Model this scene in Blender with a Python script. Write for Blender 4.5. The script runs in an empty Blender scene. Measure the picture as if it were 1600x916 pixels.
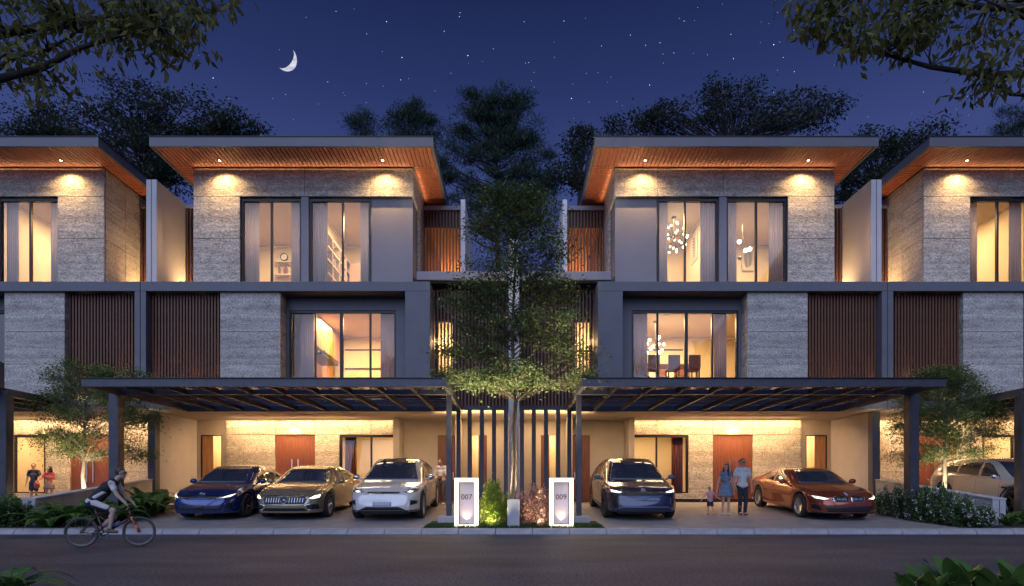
import bpy, bmesh, math, random
import numpy as np
from mathutils import Vector, Matrix, Euler
from mathutils.bvhtree import BVHTree

scene = bpy.context.scene
COL = scene.collection
R = math.radians
# photo geometry: focal length in photo pixels, vanishing point and eye height
FPX, CX, HY, EYE = 930.0, 803.0, 765.0, 1.07
def PX(px, d): return (px - CX) / FPX * d            # world x of a photo column at depth d
def PZ(py, d): return EYE + (HY - py) / FPX * d      # world z of a photo row at depth d
def U(u, d): return u / FPX * d

# ---------------------------------------------------------------- camera
cam_d = bpy.data.cameras.new('camera')
cam_d.sensor_width = 36.0
cam_d.lens = FPX / 1600 * 36.0
cam_d.shift_y = (HY - 458.0) / 1600
cam_d.shift_x = -(CX - 800.0) / 1600
cam_d.clip_start = 0.1
cam_d.clip_end = 3000
cam = bpy.data.objects.new('camera', cam_d)
COL.objects.link(cam)
cam.location = (0, 0, EYE)
cam.rotation_euler = (R(90), 0, 0)
scene.camera = cam

# ---------------------------------------------------------------- night sky
world = bpy.data.worlds.new('World')
scene.world = world
world.use_nodes = True
wn = world.node_tree
wn.nodes.clear()
wout = wn.nodes.new('ShaderNodeOutputWorld')
wbg = wn.nodes.new('ShaderNodeBackground')
wtc = wn.nodes.new('ShaderNodeTexCoord')
wsep = wn.nodes.new('ShaderNodeSeparateXYZ')
wramp = wn.nodes.new('ShaderNodeValToRGB')
wramp.color_ramp.elements[0].position = 0.0
wramp.color_ramp.elements[0].color = (0.062, 0.085, 0.27, 1)
wramp.color_ramp.elements[1].position = 1.0
wramp.color_ramp.elements[1].color = (0.0065, 0.011, 0.045, 1)
for pos, c in ((0.45, (0.042, 0.062, 0.200, 1)), (0.55, (0.0215, 0.0355, 0.130, 1)), (0.66, (0.0100, 0.0175, 0.070, 1))):
    e = wramp.color_ramp.elements.new(pos); e.color = c
wn.links.new(wtc.outputs['Generated'], wsep.inputs[0])
wn.links.new(wsep.outputs['Z'], wramp.inputs[0])
wn.links.new(wramp.outputs[0], wbg.inputs['Color'])
wbg.inputs['Strength'].default_value = 0.60
wn.links.new(wbg.outputs[0], wout.inputs['Surface'])

# dim blue afterglow from behind the viewer: one soft sun
sun_d = bpy.data.lights.new('sun', 'SUN')
sun_d.energy = 1.45
sun_d.angle = R(75)
sun_d.color = (0.56, 0.67, 1.0)
sun = bpy.data.objects.new('sun', sun_d)
COL.objects.link(sun)
sun.rotation_euler = (R(52), 0, R(-14))
sun.location = (-8, -20, 30)

# ---------------------------------------------------------------- view
scene.view_settings.view_transform = 'Standard'
scene.view_settings.look = 'None'
scene.view_settings.exposure = 0.8
scene.view_settings.gamma = 1.0
scene.view_settings.use_curve_mapping = False
scene.render.engine = 'CYCLES'
cy = scene.cycles
cy.use_denoising = True
try: cy.denoiser = 'OPENIMAGEDENOISE'
except Exception: pass
cy.use_light_tree = True
cy.caustics_reflective = False
cy.caustics_refractive = False
cy.sample_clamp_indirect = 4.0
cy.max_bounces = 7
cy.diffuse_bounces = 3
cy.glossy_bounces = 3
cy.transmission_bounces = 4
cy.transparent_max_bounces = 16
random.seed(7)
rng = np.random.default_rng(11)

# ---------------------------------------------------------------- helpers
def tag(o, label=None, cat=None, group=None, kind=None):
    if label: o['label'] = label
    if cat: o['category'] = cat
    if group: o['group'] = group
    if kind: o['kind'] = kind
    return o

def link(name, data, parent=None):
    o = bpy.data.objects.new(name, data)
    COL.objects.link(o)
    if parent is not None: o.parent = parent
    return o

def empty(name, loc=(0, 0, 0), label=None, cat=None, group=None, rz=0, parent=None):
    o = link(name, None, parent)
    o.empty_display_size = 0.2
    o.location = loc
    o.rotation_euler = (0, 0, rz)
    return tag(o, label, cat, group)

def copy_tree(o, parent=None):
    c = o.copy()
    COL.objects.link(c)
    c.parent = parent
    for ch in list(o.children): copy_tree(ch, c)
    return c

class MB:
    """collects boxes, tubes, lathes and prisms; build() links them as ONE mesh object"""
    def __init__(self): self.v, self.f, self.m = [], [], []
    def add(self, vs, fs, mi=0):
        n = len(self.v)
        self.v.extend(tuple(p) for p in vs)
        for f in fs:
            self.f.append(tuple(i + n for i in f)); self.m.append(mi)
        return self
    def box(self, x0, x1, y0, y1, z0, z1, mi=0):
        if x0 > x1: x0, x1 = x1, x0
        if y0 > y1: y0, y1 = y1, y0
        if z0 > z1: z0, z1 = z1, z0
        vs = [(x0,y0,z0),(x1,y0,z0),(x1,y1,z0),(x0,y1,z0),(x0,y0,z1),(x1,y0,z1),(x1,y1,z1),(x0,y1,z1)]
        return self.add(vs, [(0,3,2,1),(4,5,6,7),(0,1,5,4),(1,2,6,5),(2,3,7,6),(3,0,4,7)], mi)
    def tube(self, pts, rs, n=8, cap=True, mi=0, flat=1.0):
        pts = [Vector(p) for p in pts]
        if not hasattr(rs, '__len__'): rs = [rs] * len(pts)
        up = Vector((0, 0, 1))
        vs = []
        for i, p in enumerate(pts):
            d = pts[min(i + 1, len(pts) - 1)] - pts[max(i - 1, 0)]
            if d.length < 1e-9: d = up.copy()
            d.normalize()
            ref = up if abs(d.z) < 0.92 else Vector((1, 0, 0))
            a = d.cross(ref).normalized(); b = a.cross(d).normalized()
            for k in range(n):
                t = 2 * math.pi * k / n
                vs.append(p + (a * math.cos(t) + b * math.sin(t) * flat) * rs[i])
        fs = []
        for i in range(len(pts) - 1):
            for k in range(n):
                k2 = (k + 1) % n
                fs.append((i*n+k, i*n+k2, (i+1)*n+k2, (i+1)*n+k))
        if cap:
            fs.append(tuple(reversed(range(n))))
            fs.append(tuple((len(pts)-1)*n + k for k in range(n)))
        return self.add(vs, fs, mi)
    def lathe(self, prof, centre, axis='z', n=24, closed=False, mi=0):
        """prof = [(radius, height)...] turned about axis through centre"""
        c = Vector(centre); vs = []; fs = []
        for k in range(n):
            t = 2 * math.pi * k / n
            for r, h in prof:
                if axis == 'z': q = (r*math.cos(t), r*math.sin(t), h)
                elif axis == 'y': q = (r*math.cos(t), h, r*math.sin(t))
                else: q = (h, r*math.cos(t), r*math.sin(t))
                vs.append(c + Vector(q))
        m = len(prof)
        for k in range(n):
            k2 = (k + 1) % n
            for j in range(m if closed else m - 1):
                j2 = (j + 1) % m
                fs.append((k*m+j, k2*m+j, k2*m+j2, k*m+j2))
        return self.add(vs, fs, mi)
    def ball(self, c, r, nu=12, nv=8, mi=0):
        if not hasattr(r, '__len__'): r = (r, r, r)
        c = Vector(c); vs = [c + Vector((0, 0, r[2]))]; fs = []
        for j in range(1, nv):
            a = math.pi * j / nv
            for i in range(nu):
                t = 2 * math.pi * i / nu
                vs.append(c + Vector((r[0]*math.sin(a)*math.cos(t), r[1]*math.sin(a)*math.sin(t), r[2]*math.cos(a))))
        vs.append(c - Vector((0, 0, r[2])))
        for i in range(nu): fs.append((0, 1 + i, 1 + (i+1) % nu))
        for j in range(nv - 2):
            for i in range(nu):
                a0 = 1 + j*nu
                fs.append((a0+i, a0+nu+i, a0+nu+(i+1) % nu, a0+(i+1) % nu))
        a0 = 1 + (nv-2)*nu
        for i in range(nu): fs.append((a0+i, len(vs)-1, a0+(i+1) % nu))
        return self.add(vs, fs, mi)
    def prism(self, poly, y0, y1, mi=0):
        """poly in (x, z), extruded along y"""
        n = len(poly)
        vs = [(x, y0, z) for x, z in poly] + [(x, y1, z) for x, z in poly]
        fs = [tuple(range(n)), tuple(reversed(range(n, 2*n)))]
        fs += [(i, i+n, (i+1) % n + n, (i+1) % n) for i in range(n)]
        return self.add(vs, fs, mi)
    def mesh(self, name, mats, org=(0, 0, 0), smooth=False, bevel=0.0):
        me = bpy.data.meshes.new(name)
        ox, oy, oz = org
        me.from_pydata([(x-ox, y-oy, z-oz) for x, y, z in self.v], [], self.f)
        if not isinstance(mats, (list, tuple)): mats = [mats]
        for m in mats: me.materials.append(m)
        if len(mats) > 1: me.polygons.foreach_set('material_index', self.m)
        bm = bmesh.new(); bm.from_mesh(me)
        bmesh.ops.recalc_face_normals(bm, faces=bm.faces)
        if bevel > 0:
            bmesh.ops.bevel(bm, geom=[e for e in bm.edges if e.calc_face_angle(0) > 0.5], offset=bevel, segments=1, affect='EDGES')
        bm.to_mesh(me); bm.free()
        if smooth: me.polygons.foreach_set('use_smooth', [True] * len(me.polygons))
        me.update()
        return me
    def build(self, name, mats, parent=None, org=(0, 0, 0), smooth=False, bevel=0.0):
        return link(name, self.mesh(name, mats, org, smooth, bevel), parent)

def quick_mesh(name, verts, faces4, mat, smooth=False):
    """large quad meshes from numpy arrays"""
    me = bpy.data.meshes.new(name)
    nv, nf, k = len(verts), len(faces4), faces4.shape[1]
    me.vertices.add(nv); me.vertices.foreach_set('co', np.asarray(verts, np.float32).ravel())
    me.loops.add(nf * k); me.loops.foreach_set('vertex_index', np.asarray(faces4, np.int32).ravel())
    me.polygons.add(nf)
    me.polygons.foreach_set('loop_start', np.arange(nf, dtype=np.int32) * k)
    me.polygons.foreach_set('loop_total', np.full(nf, k, np.int32))
    me.update(calc_edges=True)
    me.materials.append(mat)
    if smooth: me.polygons.foreach_set('use_smooth', [True] * nf)
    return me

# ---------------------------------------------------------------- materials
MATS = {}
def mat(name, color, rough=0.6, metal=0.0, var=0.12, scale=6.0, bump=0.0, bscale=40.0, stretch=(1, 1, 1), coat=0.0, spec=0.5, trans=0.0, color2=None, emit=None, estr=0.0, detail=5.0):
    if name in MATS: return MATS[name]
    m = bpy.data.materials.new(name); m.use_nodes = True
    nt = m.node_tree; b = nt.nodes['Principled BSDF']
    b.inputs['Roughness'].default_value = rough
    b.inputs['Metallic'].default_value = metal
    b.inputs['Coat Weight'].default_value = coat
    b.inputs['Coat Roughness'].default_value = 0.05
    b.inputs['Specular IOR Level'].default_value = spec
    tc = nt.nodes.new('ShaderNodeTexCoord'); mp = nt.nodes.new('ShaderNodeMapping')
    mp.inputs['Scale'].default_value = stretch
    nt.links.new(tc.outputs['Object'], mp.inputs[0])
    nz = nt.nodes.new('ShaderNodeTexNoise'); nz.inputs['Scale'].default_value = scale; nz.inputs['Detail'].default_value = detail
    nt.links.new(mp.outputs[0], nz.inputs['Vector'])
    rp = nt.nodes.new('ShaderNodeValToRGB')
    rp.color_ramp.elements[0].position = 0.3; rp.color_ramp.elements[1].position = 0.7
    c = Vector(color[:3])
    lo = c * (1 - var); hi = Vector(color2[:3]) if color2 else c * (1 + var)
    rp.color_ramp.elements[0].color = (*lo, 1); rp.color_ramp.elements[1].color = (*hi, 1)
    nt.links.new(nz.outputs['Fac'], rp.inputs[0])
    nt.links.new(rp.outputs[0], b.inputs['Base Color'])
    if bump > 0:
        n2 = nt.nodes.new('ShaderNodeTexNoise'); n2.inputs['Scale'].default_value = bscale; n2.inputs['Detail'].default_value = 6
        nt.links.new(mp.outputs[0], n2.inputs['Vector'])
        bp = nt.nodes.new('ShaderNodeBump'); bp.inputs['Strength'].default_value = bump; bp.inputs['Distance'].default_value = 0.02
        nt.links.new(n2.outputs['Fac'], bp.inputs['Height']); nt.links.new(bp.outputs[0], b.inputs['Normal'])
    if emit:
        b.inputs['Emission Color'].default_value = (*emit, 1); b.inputs['Emission Strength'].default_value = estr
    MATS[name] = m
    return m

def glass_mat(name, tint=(1, 1, 1), refl=0.06, rough=0.01):
    if name in MATS: return MATS[name]
    m = bpy.data.materials.new(name); m.use_nodes = True
    nt = m.node_tree; nt.nodes.clear()
    o = nt.nodes.new('ShaderNodeOutputMaterial'); mx = nt.nodes.new('ShaderNodeMixShader')
    tr = nt.nodes.new('ShaderNodeBsdfTransparent'); tr.inputs[0].default_value = (*tint, 1)
    gl = nt.nodes.new('ShaderNodeBsdfGlossy'); gl.inputs['Roughness'].default_value = rough
    lw_ = nt.nodes.new('ShaderNodeLayerWeight'); lw_.inputs[0].default_value = 0.5
    pw = nt.nodes.new('ShaderNodeMath'); pw.operation = 'POWER'; pw.inputs[1].default_value = 4.0
    ad = nt.nodes.new('ShaderNodeMath'); ad.operation = 'MULTIPLY_ADD'; ad.inputs[1].default_value = 0.6; ad.inputs[2].default_value = refl
    nt.links.new(lw_.outputs['Facing'], pw.inputs[0]); nt.links.new(pw.outputs[0], ad.inputs[0]); nt.links.new(ad.outputs[0], mx.inputs[0])
    nt.links.new(tr.outputs[0], mx.inputs[1]); nt.links.new(gl.outputs[0], mx.inputs[2]); nt.links.new(mx.outputs[0], o.inputs[0])
    MATS[name] = m
    return m

def leaf_mat(name, c1, c2, rough=0.55, trans=0.3, scale=3.0):
    """leaf: diffuse + gloss with some light let through, colour varied leaf by leaf"""
    if name in MATS: return MATS[name]
    m = bpy.data.materials.new(name); m.use_nodes = True
    nt = m.node_tree; nt.nodes.clear()
    o = nt.nodes.new('ShaderNodeOutputMaterial')
    b = nt.nodes.new('ShaderNodeBsdfPrincipled'); b.inputs['Roughness'].default_value = rough; b.inputs['Specular IOR Level'].default_value = 0.3
    t = nt.nodes.new('ShaderNodeBsdfTranslucent'); mx = nt.nodes.new('ShaderNodeMixShader'); mx.inputs[0].default_value = trans
    ge = nt.nodes.new('ShaderNodeNewGeometry'); rp = nt.nodes.new('ShaderNodeValToRGB')
    rp.color_ramp.elements[0].color = (*c1, 1); rp.color_ramp.elements[1].color = (*c2, 1)
    nt.links.new(ge.outputs['Random Per Island'], rp.inputs[0])
    nt.links.new(rp.outputs[0], b.inputs['Base Color']); nt.links.new(rp.outputs[0], t.inputs['Color'])
    nt.links.new(b.outputs[0], mx.inputs[1]); nt.links.new(t.outputs[0], mx.inputs[2]); nt.links.new(mx.outputs[0], o.inputs[0])
    MATS[name] = m
    return m

def stone_mat():
    """rough, pitted travertine in uneven horizontal beds"""
    m = bpy.data.materials.new('travertine'); m.use_nodes = True
    nt = m.node_tree; b = nt.nodes['Principled BSDF']; b.inputs['Roughness'].default_value = 0.9
    tc = nt.nodes.new('ShaderNodeTexCoord')
    def noise(sc, stretch, detail, rough=.55, dist=0.0):
        mp = nt.nodes.new('ShaderNodeMapping'); mp.inputs['Scale'].default_value = stretch
        nt.links.new(tc.outputs['Object'], mp.inputs[0])
        n = nt.nodes.new('ShaderNodeTexNoise'); n.inputs['Scale'].default_value = sc; n.inputs['Detail'].default_value = detail
        n.inputs['Roughness'].default_value = rough; n.inputs['Distortion'].default_value = dist
        nt.links.new(mp.outputs[0], n.inputs['Vector']); return n.outputs['Fac']
    def ramp(src, stops):
        r_ = nt.nodes.new('ShaderNodeValToRGB'); el = r_.color_ramp.elements
        el[0].position, el[0].color = stops[0][0], (*stops[0][1], 1); el[1].position, el[1].color = stops[-1][0], (*stops[-1][1], 1)
        for p_, c in stops[1:-1]: e = el.new(p_); e.color = (*c, 1)
        nt.links.new(src, r_.inputs[0]); return r_.outputs[0]
    def mult(a, c, f):
        mu = nt.nodes.new('ShaderNodeMix'); mu.data_type = 'RGBA'; mu.blend_type = 'MULTIPLY'; mu.inputs[0].default_value = f
        nt.links.new(a, mu.inputs[6]); nt.links.new(c, mu.inputs[7]); return mu.outputs[2]
    bed = noise(1.0, (0.10, 0.10, 2.6), 3, .5, .35)
    clump = noise(1.0, (2.2, 2.2, 5.0), 5, .6, .3)
    grain = noise(1.0, (16, 16, 26), 4, .7)
    pits = noise(1.0, (7, 7, 22), 3, .6)
    c1 = ramp(bed, [(.34, (.36, .325, .285)), (.45, (.50, .46, .405)), (.52, (.43, .395, .345)), (.60, (.56, .52, .455)), (.70, (.46, .42, .37))])
    c2 = ramp(clump, [(.30, (.66, .64, .62)), (.50, (1, 1, 1)), (.70, (1.18, 1.17, 1.16))])
    c3 = ramp(grain, [(.34, (.42, .41, .40)), (.50, (1, 1, 1)), (.66, (1.6, 1.6, 1.58))])
    c4 = ramp(pits, [(.28, (.25, .23, .21)), (.37, (1, 1, 1)), (1.0, (1, 1, 1))])
    col = mult(mult(mult(c1, c2, .8), c3, .85), c4, .8)
    nt.links.new(col, b.inputs['Base Color'])
    bp = nt.nodes.new('ShaderNodeBump'); bp.inputs['Strength'].default_value = 0.9; bp.inputs['Distance'].default_value = 0.035
    ad = nt.nodes.new('ShaderNodeMath'); ad.operation = 'ADD'
    nt.links.new(clump, ad.inputs[0]); nt.links.new(grain, ad.inputs[1])
    nt.links.new(ad.outputs[0], bp.inputs['Height']); nt.links.new(bp.outputs[0], b.inputs['Normal'])
    MATS['stone'] = m
    return m

def emit_mat(name, color, strength):
    if name in MATS: return MATS[name]
    m = bpy.data.materials.new(name); m.use_nodes = True
    nt = m.node_tree; nt.nodes.clear()
    o = nt.nodes.new('ShaderNodeOutputMaterial'); e = nt.nodes.new('ShaderNodeEmission')
    e.inputs[0].default_value = (*color, 1); e.inputs[1].default_value = strength
    nt.links.new(e.outputs[0], o.inputs[0])
    MATS[name] = m
    return m

STONE = stone_mat()
FRAME = mat('slate_render', (0.125, 0.124, 0.142), 0.6, var=0.06, scale=2.5, bump=0.06, bscale=120)
STEEL = mat('dark_steel', (0.062, 0.062, 0.075), 0.42, metal=0.3, var=0.15, scale=5, bump=0.04, bscale=90)
BRONZE = mat('bronze_steel', (0.024, 0.022, 0.025), 0.45, metal=0.2, var=0.15, scale=5)
BLACKAL = mat('black_aluminium', (0.022, 0.021, 0.024), 0.4, metal=0.4, var=0.1)
WOODSLAT = mat('slat_timber', (0.125, 0.052, 0.027), 0.55, var=0.32, scale=5, stretch=(6, 6, 0.6), bump=0.12, bscale=30)
WOODSOFF = mat('soffit_timber', (0.38, 0.118, 0.062), 0.5, var=0.34, scale=4, stretch=(9, 1.2, 1), bump=0.08, bscale=30)
WOODDOOR = mat('door_timber', (0.165, 0.052, 0.028), 0.45, var=0.30, scale=4, stretch=(8, 8, 0.5), bump=0.08, bscale=24)
WOODLITE = mat('light_timber', (0.40, 0.20, 0.09), 0.5, var=0.2, scale=4, stretch=(6, 6, 0.5))
WOODDARK = mat('dark_backing', (0.045, 0.028, 0.022), 0.7, var=0.2)
BEIGE = mat('beige_plaster', (0.46, 0.40, 0.345), 0.75, var=0.06, scale=1.5, bump=0.05, bscale=150)
LAVEN = mat('pale_grey_plaster', (0.235, 0.225, 0.25), 0.75, var=0.05, scale=1.2, bump=0.05, bscale=150)
WHITE = mat('white_plaster', (0.72, 0.70, 0.68), 0.75, var=0.05, scale=1.2, bump=0.04, bscale=150)
FASCIA = mat('fascia_metal', (0.115, 0.113, 0.13), 0.5, var=0.06, scale=2)
CONC = mat('concrete', (0.40, 0.39, 0.39), 0.8, var=0.16, scale=3, bump=0.12, bscale=70)
GLASS = glass_mat('window_glass', (0.97, 0.97, 0.95), 0.035)
PGLASS = glass_mat('roof_sheet_glass', (0.50, 0.55, 0.66), 0.07, 0.12)
CHROME = mat('brushed_steel', (0.72, 0.70, 0.66), 0.3, metal=1.0, var=0.08)
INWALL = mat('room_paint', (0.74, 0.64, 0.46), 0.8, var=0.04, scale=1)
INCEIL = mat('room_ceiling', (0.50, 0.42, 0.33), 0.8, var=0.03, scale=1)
INFLOOR = mat('room_floor', (0.25, 0.15, 0.08), 0.5, var=0.2, scale=4, stretch=(1, 8, 1))
CURTAIN = leaf_mat('sheer_curtain', (0.62, 0.56, 0.54), (0.66, 0.60, 0.57), 0.9, trans=0.55)
LENS = emit_mat('lamp_lens', (1.0, 0.72, 0.38), 30)
LEDMAT = emit_mat('led_strip', (1.0, 0.74, 0.40), 6)
# ================================================================ ground
DRV = [(14.2, 0.12), (14.55, 0.125), (16, 0.18), (17, 0.25), (18, 0.34), (19, 0.42), (20, 0.49), (23.4, 0.58), (30, 0.6)]
def GZ(d):
    return float(np.interp(d, [p[0] for p in DRV], [p[1] for p in DRV]))
UW = 12.56            # half the spacing of two mirrored houses
KF = 14.2             # kerb line
ASPH = mat('asphalt', (0.024, 0.030, 0.046), 0.6, var=0.42, scale=.7, bump=0.6, bscale=38, color2=(0.042, 0.046, 0.062), spec=.35, stretch=(.6, 1.4, 1))
nt = ASPH.node_tree
# fine light grit in the asphalt
b = nt.nodes['Principled BSDF']; src = b.inputs['Base Color'].links[0].from_socket
nz = nt.nodes.new('ShaderNodeTexNoise'); nz.inputs['Scale'].default_value = 26; nz.inputs['Detail'].default_value = 5; nz.inputs['Roughness'].default_value = .7
rp = nt.nodes.new('ShaderNodeValToRGB'); rp.color_ramp.elements[0].position = 0.42; rp.color_ramp.elements[0].color = (0.6, 0.6, 0.6, 1); rp.color_ramp.elements[1].position = 0.70; rp.color_ramp.elements[1].color = (4.2, 4.2, 4.3, 1)
tcn = nt.nodes.new('ShaderNodeTexCoord'); nt.links.new(tcn.outputs['Object'], nz.inputs['Vector']); nt.links.new(nz.outputs['Fac'], rp.inputs[0])
mu = nt.nodes.new('ShaderNodeMix'); mu.data_type = 'RGBA'; mu.blend_type = 'MULTIPLY'; mu.inputs[0].default_value = 1.0
nt.links.new(src, mu.inputs[6]); nt.links.new(rp.outputs[0], mu.inputs[7]); nt.links.new(mu.outputs[2], b.inputs['Base Color'])
PAVE = mat('driveway_concrete', (0.235, 0.215, 0.215), 0.62, var=0.16, scale=2.2, bump=0.35, bscale=90)
SOIL = mat('planting_soil', (0.035, 0.026, 0.018), 0.95, var=0.3, scale=9, bump=0.6, bscale=25)
GRASSG = mat('verge_ground', (0.028, 0.040, 0.016), 0.95, var=0.3, scale=6, bump=0.5, bscale=30)
KERB = mat('kerb_concrete', (0.31, 0.30, 0.31), 0.75, var=0.14, scale=5, bump=0.12, bscale=80)

def sheet(name, xs, ys, zf, m):
    vs = [(x, y, zf(x, y)) for y in ys for x in xs]
    nx = len(xs)
    fs = [(j*nx+i, j*nx+i+1, (j+1)*nx+i+1, (j+1)*nx+i) for j in range(len(ys)-1) for i in range(nx-1)]
    o = MB().add(vs, fs).build(name, m)
    return tag(o, kind='structure')
sheet('ground', [-600, -60, 60, 600], [-400, 0, 26, 1200], lambda x, y: -0.06, GRASSG)
sheet('road', [-90, 0, 90], [6.35, 10, KF + 0.02], lambda x, y: 0.0, ASPH)
sheet('verge', [-90, 0, 90], [-30, 3, 6.35], lambda x, y: -0.01 if y < 6.3 else -0.008, GRASSG)
dys = [14.52, 15, 15.5, 16, 16.5, 17, 17.5, 18, 18.5, 19, 19.5, 20, 21.5, 23.6]
INW = 2.25                                  # inner edge of a driveway beside the gate planting
OUTW = 10.95
for s, o_x in ((-1, 0), (1, 0), (1, -2*UW), (-1, 2*UW)):
    a, b_ = sorted((o_x + s*INW, o_x + s*OUTW))
    o = sheet('driveway', list(np.linspace(a, b_, 9)), dys, lambda x, y: GZ(y), PAVE)
# paving of the gate courts, behind the planting
for c_x in (0,):
    sheet('court_paving', [-INW, 0, INW], [16.4, 18, 20, 23.6], lambda x, y: GZ(y) - 0.003, PAVE)
# planting beds either side of the party lines: slope with the driveway
for c_x in (-UW, UW):
    sheet('planting_bed', [c_x-1.7, c_x, c_x+1.7], dys[:-1] + [20.9], lambda x, y: GZ(y) - 0.012, SOIL)
sheet('planting_bed', [-INW, 0, INW], [14.52, 15.5, 16.4], lambda x, y: GZ(y) - 0.012, SOIL)
# kerb of separate stones with a splayed face
kb = empty('kerb', (0, KF, 0)); tag(kb, kind='structure')
STEP = 0.885
kme = MB().prism([(KF, 0.0), (KF + 0.05, 0.085), (KF + 0.12, 0.118), (KF + 0.34, 0.128), (KF + 0.34, -0.05), (KF, -0.05)], -STEP/2 + 0.008, STEP/2 - 0.008)
kme.v = [(y, x - KF, z) for x, y, z in kme.v]
kme = kme.mesh('kerb_stone', KERB)
for i in range(-22, 23):
    o = link('kerb_stone', kme, kb)
    o.location = (i*STEP + random.uniform(-.002, .002), random.uniform(-.004, .004), random.uniform(-.003, .003))
# grass strip before the gate planting, and along the beds
def blades(name, x0, x1, y0, y1, z, n, h, m, label, seed=1):
    r = np.random.default_rng(seed)
    x = r.uniform(x0, x1, n); y = r.uniform(y0, y1, n)
    a = r.uniform(0, 6.28, n); hh = h * r.uniform(0.5, 1.2, n); w = 0.006
    lx, ly = np.cos(a)*hh*0.5, np.sin(a)*hh*0.5
    zz = np.array([z(q) for q in y]) if callable(z) else np.full(n, z)
    V = np.stack([np.stack([x-w*np.sin(a), y+w*np.cos(a), zz], 1), np.stack([x+w*np.sin(a), y-w*np.cos(a), zz], 1), np.stack([x+lx, y+ly, zz+hh], 1)], 1).reshape(-1, 3)
    o = link(name, quick_mesh(name, V, np.arange(3*n).reshape(-1, 3), m))
    return tag(o, label, 'grass', kind='stuff')
GRASSM = leaf_mat('grass_leaf', (0.02, 0.05, 0.012), (0.06, 0.12, 0.025))
blades('grass', -2.2, 2.2, 14.54, 15.3, GZ, 9000, 0.07, GRASSM, 'short green grass strip in front of the lit number boxes', 3)
# ================================================================ houses
# one house is built on the right of the centre line (x grows away from it) and mirrored / shifted for the rest
F0, W3, BW = 20.0, 20.47, 23.4         # depths: frame front, top-storey wall, ground-floor wall
RF, RB = 19.16, 23.7                   # roof front and back
ORG = (6.28, 21.0, 0.5)
SOF = 12.12                            # soffit height
CEIL = 3.79                            # carport ceiling
FLR3, TOP2 = 8.06, 7.74
house = empty('townhouse', ORG)
def P(name, mb, m, parent=None, smooth=False, bevel=0.0):
    return mb.build(name, m, parent or house, ORG, smooth, bevel)
def PB(name, m, *box, parent=None, bevel=0.0):
    return P(name, MB().box(*box), m, parent, bevel=bevel)
x3a, x3b = 3.456, 11.03                # top-storey wall ends
zj1, zj2, zw = 11.15, 9.70, 11.08      # joints, window head
wa = (U(225, W3), U(321, W3)); wb = (U(333, W3), U(428, W3))
G = 0.016
# --- top storey: stone panels, each its own piece
def stone(x0, x1, z0, z1, y=W3, t=0.06):
    return P('stone_panel', MB().box(x0+G/2, x1-G/2, y, y+t, z0+G/2, z1-G/2), STONE, bevel=0.004)
for a, b_ in ((x3a, wa[0]), (wa[0], wa[1]+0.13), (wa[1]+0.13, x3b)): stone(a, b_, zj1, SOF)
stone(wb[1], x3b, zj2, zj1); stone(wb[1], x3b, FLR3 - .1, zj2)
# side walls of the top storey: stone panels seen in flight
def stone_side(x, s, y0, y1, z0, z1, t=0.06):
    return P('stone_panel', MB().box(x, x + s*t, y0+G/2, y1-G/2, z0+G/2, z1-G/2), STONE, bevel=0.004)
for x, s in ((x3a, 1), (x3b, -1)):
    for y0, y1 in ((W3 + 0.07, 21.6), (21.6, 22.9)):
        for z0, z1 in ((FLR3 - .1, zj2), (zj2, zj1), (zj1, SOF)):
            if s == 1 and y0 < 21 and z1 <= zj1: continue
            stone_side(x, s, y0, y1, z0, z1)
P('wall', MB().box(x3a+.063, x3a+.2, W3+.9, 25.6, FLR3-.1, SOF).box(x3b-.2, x3b-.063, W3+.07, 25.6, FLR3-.1, SOF)
   .box(x3a+.07, x3b-.07, W3+.063, W3+.2, zw+.07, SOF).box(wb[1]+.02, x3b-.07, W3+.063, W3+.2, FLR3-.1, zw+.07), FRAME)
# pale plaster corner, set back a little under the stone band
PB('plaster_panel', LAVEN, x3a + 0.05, wa[0] - .01, W3 + 0.15, W3 + 0.25, FLR3 - .1, zw + .06)
PB('plaster_panel', LAVEN, x3a + 0.055, x3a + 0.2, W3 + 0.251, W3 + 0.899, FLR3 - .1, zw + .06)
PB('pilaster', LAVEN, wa[1] + .005, wb[0] - .005, W3 + 0.02, W3 + 0.2, FLR3 - .1, zw + .06)
# --- windows
def window(x0, x1, z0, z1, y, mull, thick=0.06, wide=None, parent=None):
    """dark frame with its panes and mullions"""
    fw = 0.07; d0, d1 = y, y + 0.12
    w = P('window', MB().box(x0, x0+fw, d0, d1, z0, z1).box(x1-fw, x1, d0, d1, z0, z1).box(x0+fw, x1-fw, d0, d1, z1-fw*1.3, z1).box(x0+fw, x1-fw, d0, d1, z0, z0+fw*.7), BLACKAL)
    edges = [x0+fw] + list(mull) + [x1-fw]
    for i, mx in enumerate(mull):
        t = thick * (1.9 if i == wide else 1.0)
        P('mullion', MB().box(mx-t/2, mx+t/2, d0+.012, d1-.012, z0+fw*.7, z1-fw*1.3), BLACKAL, w)
    for i in range(len(edges)-1):
        a = edges[i] + (0.025 if i else 0); b2 = edges[i+1] - (0.025 if i < len(edges)-2 else 0)
        yy = y + 0.05 + 0.02*(i % 2)
        P('pane', MB().box(a, b2, yy, yy+.008, z0+fw*.7, z1-fw*1.3), GLASS, w)
    return w
window(wa[0], wa[1], FLR3 - .02, zw + .04, W3 + .10, [U(269, W3)])
window(wb[0], wb[1], FLR3 - .02, zw + .04, W3 + .10, [U(381, W3)])
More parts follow.
